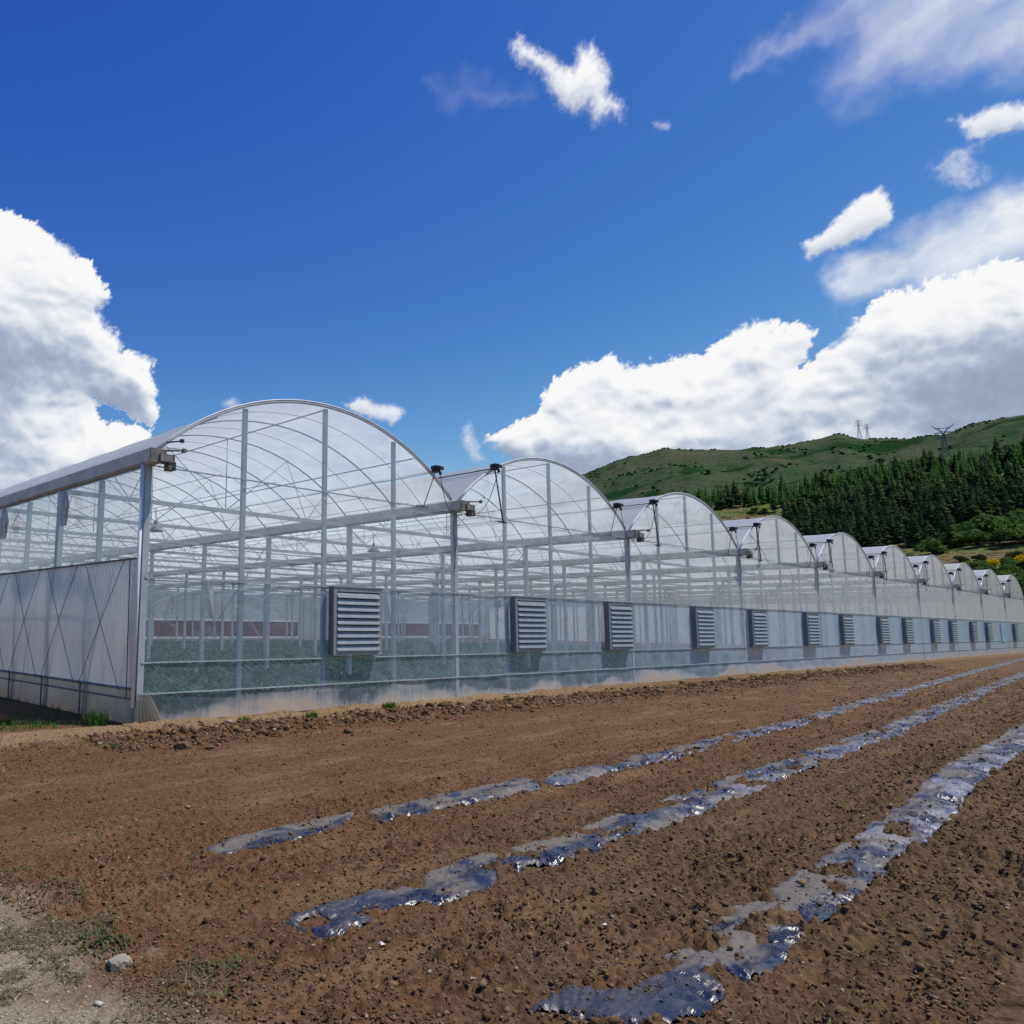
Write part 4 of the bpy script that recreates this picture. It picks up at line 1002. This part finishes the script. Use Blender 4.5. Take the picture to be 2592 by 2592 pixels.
for i, (a, r, sc) in enumerate([(79.3, 345, 2.2), (80.2, 352, 2.4), (81.2, 358, 2.6), (82.3, 362, 2.6), (83.4, 365, 2.5), (80.8, 338, 1.8), (82.0, 342, 2.0), (83.2, 345, 2.2), (84.5, 352, 2.4), (78.4, 330, 1.5)]):
    put(bm_[i % 3], a, r, sc, 'bush', ['leftmost small', 'left low', 'second large', 'third large', 'fourth large', 'upper large', 'front low', 'front middle', 'front right', 'small outlying'][i]+' rounded light green bush below the pines at right', 'bush', 'light green bushes below the pines')
for i in range(70):
    a = rg.uniform(66, 86); r = rg.uniform(205, 335)
    put(sm_[i % 3] if rg.random() < .6 else bm_[i % 3], a, r, rg.uniform(.5, 1.1), 'scrub_bush', 'small scrub bush on the open slope '+bay_at(a), 'bush', 'scrub bushes on the open slope')
for i in range(30):
    a = rg.uniform(62, 72); r = rg.uniform(370, 500)
    put(sm_[i % 3], a, r, rg.uniform(.4, .95), 'scrub_bush', 'scrub bush in heath clearing left of the pines '+bay_at(a), 'bush', 'scrub bushes in the heath clearing')
for i in range(46):
    a = rg.uniform(75, 86); r = rg.uniform(205, 278)
    put(bm_[i % 3], a, r, rg.uniform(.5, 1.0), 'bush', 'leafy green bush at the foot of the slope '+bay_at(a), 'bush', 'bushes at the foot of the slope')
for i, (a, r, l) in enumerate([(80.95, 284, 'leftmost yellow flowering broom bush above the last bays'), (81.5, 284, 'second yellow flowering broom bush, between the leftmost and the tall one'), (82.25, 282, 'tallest orange-yellow flowering broom bush at the right edge'), (81.9, 288, 'small low yellow broom bush just left of the tallest')]):
    put(ym_[i % 2], a, r, [1.0, .85, 1.35, .7][i], 'broom_bush', l, 'bush', 'yellow broom bushes')
# scrub mass on far ridge
it = []
for i in range(3200):
    a = rg.uniform(56, 86); r = rg.uniform(700, 1990)
    if float(fbm(np.array([a*.35]), np.array([r*.0035]), 930, 3)[0]) > .12: it.append((hp(a, r)[0]-np.array([0, 0, .5]), rg.uniform(.4, 1.0), rg.uniform(0, 6)))
for a in np.arange(57, 84, .10):
    if fbm(np.array([a*.9]), np.array([.3]), 931, 2)[0] > -.1: it.append((hp(a+rg.normal(0, .05), 1995)[0]-np.array([0, 0, 1.5]), rg.uniform(.5, 1.1), 0))
sb = bush_mesh('t', 3, 3, 120, 90, M['scrub'], 1.0); 
for me in (sb,):
    Vs = []; Fs = []; v = np.array([tuple(q.co) for q in me.vertices]); f = np.array([tuple(p.vertices) for p in me.polygons]); o_ = 0
    for p, sc, rz in it: Vs.append(v*sc+p); Fs.append(f+o_); o_ += len(v)
    tag(mesh_np('ridge_scrub', np.concatenate(Vs), np.concatenate(Fs), M['ridge']), 'dark scrub dotted over the distant ridge', kind='stuff')

# ------------------------------------------------------------------ pylons
M['pylon'] = simple('pylon_steel', (.10, .12, .15), .6, .3, .2, .1)
def pylon(a, r, H, label, wide):
    p = hp(a, r)[0]; e = empty('pylon', p, R(-a)); tag(e, label, 'pylon', 'pylons on the ridge'); b = MB(); t = H*.013
    ws = [(0, .11*H), (.45, .055*H), (.7, .03*H), (1.0 if not wide else .8, .02*H)]
    for sx in (-1, 1):
        for sy in (-1, 1):
            for (h0, w0), (h1, w1) in zip(ws, ws[1:]): b.bar((sx*w0, sy*w0, h0*H), (sx*w1, sy*w1, h1*H), t, t)
    hs_ = [0, .15, .28, .38, .47, .55, .62, .68, .74, .8]
    wf = lambda h: np.interp(h, [q[0] for q in ws], [q[1] for q in ws])
    for h0, h1 in zip(hs_, hs_[1:]):
        for s in (-1, 1):
            w0, w1 = wf(h0), wf(h1)
            b.bar((-w0, s*w0, h0*H), (w1, s*w1, h1*H), t*.6, t*.6); b.bar((w0, s*w0, h0*H), (-w1, s*w1, h1*H), t*.6, t*.6)
            b.bar((s*w0, -w0, h0*H), (s*w1, w1, h1*H), t*.6, t*.6)
    b.build('tower', M['pylon'], e)
    arms = [(.72, .17), (.84, .14), (.95, .11)] if not wide else [(.66, .20), (.80, .18)]
    for h, l in arms:
        b = MB()
        for s in (-1, 1): b.bar((0, 0, h*H), (s*l*H, 0, h*H), t, t); b.bar((0, 0, (h+.035)*H), (s*l*H, 0, h*H), t*.7, t*.7); b.bar((s*l*H, 0, h*H), (s*l*H, 0, (h-.05)*H), t*.8, t*.8)
        b.build('cross_arm', M['pylon'], e)
    if wide:
        for s in (-1, 1):
            b = MB(); b.bar((0, 0, .78*H), (s*.22*H, 0, 1.0*H), t, t); b.bar((s*.02*H, 0, .82*H), (s*.10*H, 0, .92*H), t, t); b.bar((0, 0, .90*H), (s*.17*H, 0, .94*H), t, t); b.build('cross_arm', M['pylon'], e)
    return e
pylon(75.36, 1985, 42, 'leftmost slender lattice pylon standing on the ridge', False)
pylon(75.78, 1992, 33, 'smaller lattice pylon just right of the leftmost one on the ridge', False)
pylon(79.4, 1150, 48, 'biggest lattice pylon with spread arms above the pines at right', True)

# pale tunnel roof glimpsed beyond the last bay
b = MB(); L0 = hp(82.5, 268)[0]
vs = []
for y_ in (0, 40):
    for i in range(9):
        t = -1+2*i/8; vs.append((t*5, y_, 2+3.0*(1-t*t)))
b.add(vs, [(i, i+1, i+10, i+9) for i in range(8)], True)
o = b.build('polytunnel', M['white_pipe']); o.location = (L0[0], L0[1], L0[2]-2.0); o.rotation_euler = (0, 0, R(-85)); tag(o, 'pale polytunnel roof glimpsed beyond the last bay at right edge', 'polytunnel')
for v in (): pass

# ------------------------------------------------------------------ clouds on the sky
PC = {
'L': [(7.50, 23.95), (16.82, 26.35), (17.89, 26.29), (19.43, 26.26), (20.13, 25.81), (21.30, 25.27), (22.24, 24.78), (22.95, 24.35), (23.68, 23.29), (24.48, 22.38), (23.92, 21.49), (24.24, 20.66), (25.14, 19.99), (25.47, 18.93), (26.93, 18.74), (27.66, 18.23), (28.00, 16.89), (28.30, 14.52), (27.49, 13.92), (26.45, 14.07), (25.70, 15.38), (24.10, 15.68), (23.83, 14.66), (24.19, 14.01), (26.03, 13.68), (27.66, 13.24), (28.64, 7.71), (23.53, 2.03), (9.62, -0.26), (-8, 3), (-6, 17), (0, 21)],
'R': [(52.21, 13.25), (53.93, 13.93), (56.08, 14.79), (56.56, 16.22), (57.44, 17.19), (59.14, 17.69), (60.99, 18.23), (61.99, 17.61), (64.33, 17.56), (67.00, 17.54), (68.17, 18.43), (69.49, 19.19), (70.74, 19.26), (72.60, 18.76), (73.44, 17.78), (72.65, 16.98), (72.41, 16.01), (73.24, 16.14), (74.45, 17.06), (75.52, 18.29), (76.99, 19.25), (78.25, 19.65), (79.13, 19.62), (80.59, 19.76), (81.97, 19.75), (83.72, 19.75), (88.47, 19.56), (96, 17), (99, 8), (88.36, 3), (66.87, 3), (56.91, 5.85), (54.29, 11.54)],
'H': [(54.53, 37.88), (55.39, 38.57), (56.11, 38.03), (57.64, 37.43), (58.58, 36.51), (59.29, 36.40), (59.68, 37.33), (61.09, 37.29), (61.58, 36.43), (62.00, 35.17), (61.72, 34.55), (62.95, 33.66), (62.80, 32.45), (61.88, 32.94), (60.51, 32.69), (60.21, 33.83), (59.06, 33.45), (58.20, 33.86), (57.70, 34.81), (57.14, 35.91), (55.70, 36.57), (54.72, 37.35)],
'C': [(73.14, 23.34), (74.43, 23.71), (75.20, 24.54), (75.88, 25.29), (76.76, 25.32), (77.61, 25.46), (78.16, 24.23), (77.85, 23.42), (76.56, 23.02), (74.96, 22.64), (73.28, 22.55)],
'D': [(81.15, 27.90), (81.69, 27.96), (83.77, 27.94), (84.51, 27.41), (86.20, 26.56), (86.10, 25.64), (83.92, 26.51), (83.17, 26.36), (82.11, 26.81), (81.78, 27.34)],
'E': [(79.76, 25.70), (80.91, 26.29), (82.30, 26.58), (83.61, 26.37), (82.40, 25.98), (82.20, 25.60), (82.98, 24.51), (82.50, 24.16), (80.74, 24.54)],
'F': [(41.97, 15.98), (43.29, 16.37), (44.32, 15.80), (45.79, 15.90), (46.43, 15.25), (45.49, 14.61), (44.03, 14.79), (42.85, 15.36)],
'G': [(50.55, 14.17), (51.41, 14.53), (51.95, 13.01), (52.35, 11.74), (51.22, 11.69), (50.67, 12.77)],
'I': [(32.93, 15.89), (33.74, 16.29), (34.39, 15.87), (34.23, 15.41), (33.32, 15.43)],
'J': [(64.74, 32.27), (65.66, 32.29), (65.94, 31.92), (65.62, 31.77), (64.85, 32.01)],
'V1': [(75.10, 37.47), (75.37, 33.52), (75.03, 30.98), (76.30, 29.57), (78.45, 30.34), (82.21, 29.33), (86.28, 27.29), (92, 28), (92, 38), (80, 42)],
'V1b': [(70.07, 33.98), (72.28, 34.62), (74.18, 35.07), (76.20, 35.22), (75.39, 33.71), (72.44, 33.77)],
'V2': [(73.94, 21.81), (76.69, 22.10), (80.71, 23.63), (84.17, 24.18), (92, 24), (92, 17), (86.81, 17.0), (80.31, 18.5), (77.45, 19.0), (74.83, 19.54)],
'V3': [(48.32, 36.30), (51.99, 36.59), (56.41, 35.24), (54.93, 34.98), (49.53, 35.23)],
}
ca = np.arange(-8, 100.01, .10); ce = np.arange(-1, 46, .10)
CA, CE = np.meshgrid(ca, ce); shp = CA.shape; fa = CA.ravel(); fe = CE.ravel()
kx = np.cos(np.radians(fe))
wx_ = fa*.85; 
w1 = fbm(wx_*.55, fe*.55, 900, 5, 2.1, .55); w2 = fbm(wx_*.55+9, fe*.55, 905, 5, 2.1, .55)
xw = fa+.55*w1; yw = fe+.55*w2
bil = 1-2*np.abs(fbm(wx_*.5, fe*.6, 910, 1)); bil = bil*.5+.3*(1-3*np.abs(pn(wx_*1.1, fe*1.25, 911)))+.18*(1-3*np.abs(pn(wx_*2.4+w1, fe*2.6+w2, 912)))+.10*(1-3*np.abs(pn(wx_*5+w1*2, fe*5.2, 913)))+.05*(1-3*np.abs(pn(wx_*10, fe*10.5, 914)))
fine = fbm(wx_*3.2+w1*1.5, fe*3.2+w2*1.5, 920, 5, 2.1, .6)
alpha = np.zeros(len(fa)); Hh = np.zeros(len(fa))
for k_, amp, soft, top, thick in (('L', .55, .20, 1, 1), ('R', .55, .20, 1, 1), ('H', .50, 1.0, 1, .5), ('C', .3, .42, 1, .45), ('D', .35, .55, .95, .35), ('E', .5, 1.1, .6, .2), ('F', .3, .5, .9, .3), ('G', .45, .9, .6, .2), ('I', .2, .5, .5, .1), ('J', .2, .5, .5, .1)):
    s = sdf(PC[k_], xw, yw); pad = {'L': .1, 'R': .1}.get(k_, .12)
    s = s+pad+amp*bil*.55*(k_ in 'LR')+amp*.9*fine
    sv = soft*(.55+3.2*sst(-.05, .35, fbm(fa*.22+.2*w1, fe*.3, 980, 3))*(k_ in 'LR')) if k_ in 'LR' else soft; al = sst(-.05, sv, s)*top; alpha = np.maximum(alpha, al)
    Hh = np.maximum(Hh, thick*np.sqrt(np.clip(s, 0, 6))*1.0)
crisp = alpha.copy()*0; crisp[alpha > 0] = 1
for k_, soft, top in (('V1', 3.0, .62), ('V1b', 1.1, .42), ('V2', 1.8, .95), ('V3', 1.0, .14)):
    s = sdf(PC[k_], fa+1.3*w1, fe+1.3*w2); st_ = .68+.75*fbm((fa*.6+fe*.9)*.16+.3*w1, (fe-fa*.45)*.42+.3*w2, 940, 5, 2, .5)
    al = sst(-.8, soft, s)*top*np.clip(st_, 0, 1.2); alpha = 1-(1-alpha)*(1-np.clip(al, 0, .9)*(1-alpha))
def blur(a, n_):
    for _ in range(n_):
        a = (np.pad(a, ((1, 1), (0, 0)), 'edge')[:-2]+np.pad(a, ((1, 1), (0, 0)), 'edge')[2:]+2*a)/4
        a = (np.pad(a, ((0, 0), (1, 1)), 'edge')[:, :-2]+np.pad(a, ((0, 0), (1, 1)), 'edge')[:, 2:]+2*a)/4
    return a
H2 = (Hh+.55*bil*np.clip(Hh, 0, 1)+.10*fine).reshape(shp)
def lit(H, sx=.35, sy=1):
    gy_, gx_ = np.gradient(H, .10); return -(sx*gx_+sy*gy_)
L1 = lit(blur(H2, 2)); L2 = lit(blur(H2, 14)); L3 = lit(blur(H2, 60))
big = fbm(wx_*.11+.3*w1, fe*.17+.3*w2, 960, 3); shade = .84+.04*np.clip(L1, -2, 2)+.13*np.clip(L2, -1.2, 1.2)+.34*np.clip(L3, -1, 1)+.17*big.reshape(shp)*(H2 > .7)  # cloud light and shade from the relief, painted into the emission colour
G = [(17.0, 17.2, 4.6, 2.6, .50), (22.0, 18.4, 3.0, 1.5, .30), (10, 16, 6, 4, .45), (20.5, 22.2, 3, 1.0, .14), (18, 12.6, 3, 1.2, .20),
     (81.5, 13.4, 6.5, 2.3, .50), (86, 15.0, 4.5, 2.3, .45), (78.0, 16.2, 3.6, 1.2, .22), (59.0, 10.9, 5.0, 1.4, .45), (55.2, 11.2, 2.6, 1.2, .35), (65.5, 14.6, 4, 1.2, .24), (72.0, 13.5, 3, 1.3, .20),
     (70, 16.8, 2.4, .9, .12), (61, 15.4, 2.4, .9, .16), (25.6, 15.6, 2.4, .7, .30), (19.3, 10.2, 6, 1.5, .35), (84, 10.5, 8, 2.2, .40), (68, 11.8, 4, .8, .20)]
gr = np.zeros(len(fa))  # grey shaded areas of the clouds, placed by hand in the painted tone
for a_, e_, ra, re, s_ in G:
    q = ((fa+1.6*w1-a_)/ra)**2+((fe+1.2*w2-e_)/re)**2; gr = gr+s_*np.exp(-q)
gr = 1.1*gr*(1-.3*np.clip(bil, -.6, 1.1))
shade = shade.ravel()-gr; shade = shade+.10*fbm(fa*.7+w1, fe*1.1+w2, 970, 3)*(shade < .7); shade = np.where(shade < .62, .62-.24*(1-np.exp(-(.62-np.minimum(shade, .62))/.24)), shade); shade = np.clip(shade, .34, 1.0)
shade = np.where(Hh < .02, .93, shade)
fz = 6000; el_ = np.radians(fe); az_ = np.radians(fa)
V = np.stack([CAM[0]+fz*np.cos(el_)*np.sin(az_), CAM[1]+fz*np.cos(el_)*np.cos(az_), fz*np.sin(el_)], 1)
nu = shp[1]; nv = shp[0]; ii = (np.arange(nv-1)[:, None]*nu+np.arange(nu-1)[None, :]).ravel(); F = np.stack([ii, ii+1, ii+1+nu, ii+nu], 1)
keep = alpha[F].max(axis=1) > .004; F = F[keep]; used = np.unique(F); rm = np.full(len(fa), -1); rm[used] = np.arange(len(used))
m, t = newmat('cloud'); n = N(t)
aa = n.n('ShaderNodeAttribute', attribute_name='cover').outputs['Fac']; ss = n.n('ShaderNodeAttribute', attribute_name='tone').outputs['Fac']
pos = n.n('ShaderNodeNewGeometry').outputs['Position']
fz_ = n.noise(pos, .020, 6, .66, .6); cr = n.n('ShaderNodeAttribute', attribute_name='crisp').outputs['Fac']
edge = n.math('MULTIPLY', n.math('MULTIPLY', n.math('MULTIPLY', aa, n.math('SUBTRACT', 1.0, aa)), 3.6), cr)
al = n.math('ADD', aa, n.math('MULTIPLY', edge, n.math('MULTIPLY', n.math('SUBTRACT', fz_, .5), .9)), clamp=True)
tn = n.math('ADD', ss, n.math('MULTIPLY', n.math('SUBTRACT', fz_, .5), .10))
cc = n.ramp(tn, [(.32, (.25, .31, .46)), (.48, (.38, .45, .59)), (.66, (.60, .66, .76)), (.85, (.86, .88, .93)), (1.0, (1.0, 1.0, 1.0))])
em = n.n('ShaderNodeEmission'); n.l(cc, em.inputs[0]); em.inputs[1].default_value = .95
tp = n.n('ShaderNodeBsdfTransparent'); mx = n.n('ShaderNodeMixShader'); n.l(al, mx.inputs[0]); n.l(tp.outputs[0], mx.inputs[1]); n.l(em.outputs[0], mx.inputs[2])
o = n.n('ShaderNodeOutputMaterial'); n.l(mx.outputs[0], o.inputs[0])
try: m.cycles.emission_sampling = 'NONE'
except Exception as ex: print(ex)
co = mesh_np('sky', V[used], rm[F], m, smooth=True)
at = co.data.attributes.new('cover', 'FLOAT', 'POINT'); at.data.foreach_set('value', alpha[used].astype(np.float32))
at = co.data.attributes.new('tone', 'FLOAT', 'POINT'); at.data.foreach_set('value', shade[used].astype(np.float32))
at = co.data.attributes.new('crisp', 'FLOAT', 'POINT'); at.data.foreach_set('value', crisp[used].astype(np.float32))
tag(co, 'white cumulus and thin veils of cloud on the blue sky', kind='structure')
print('objects', len(bpy.data.objects))
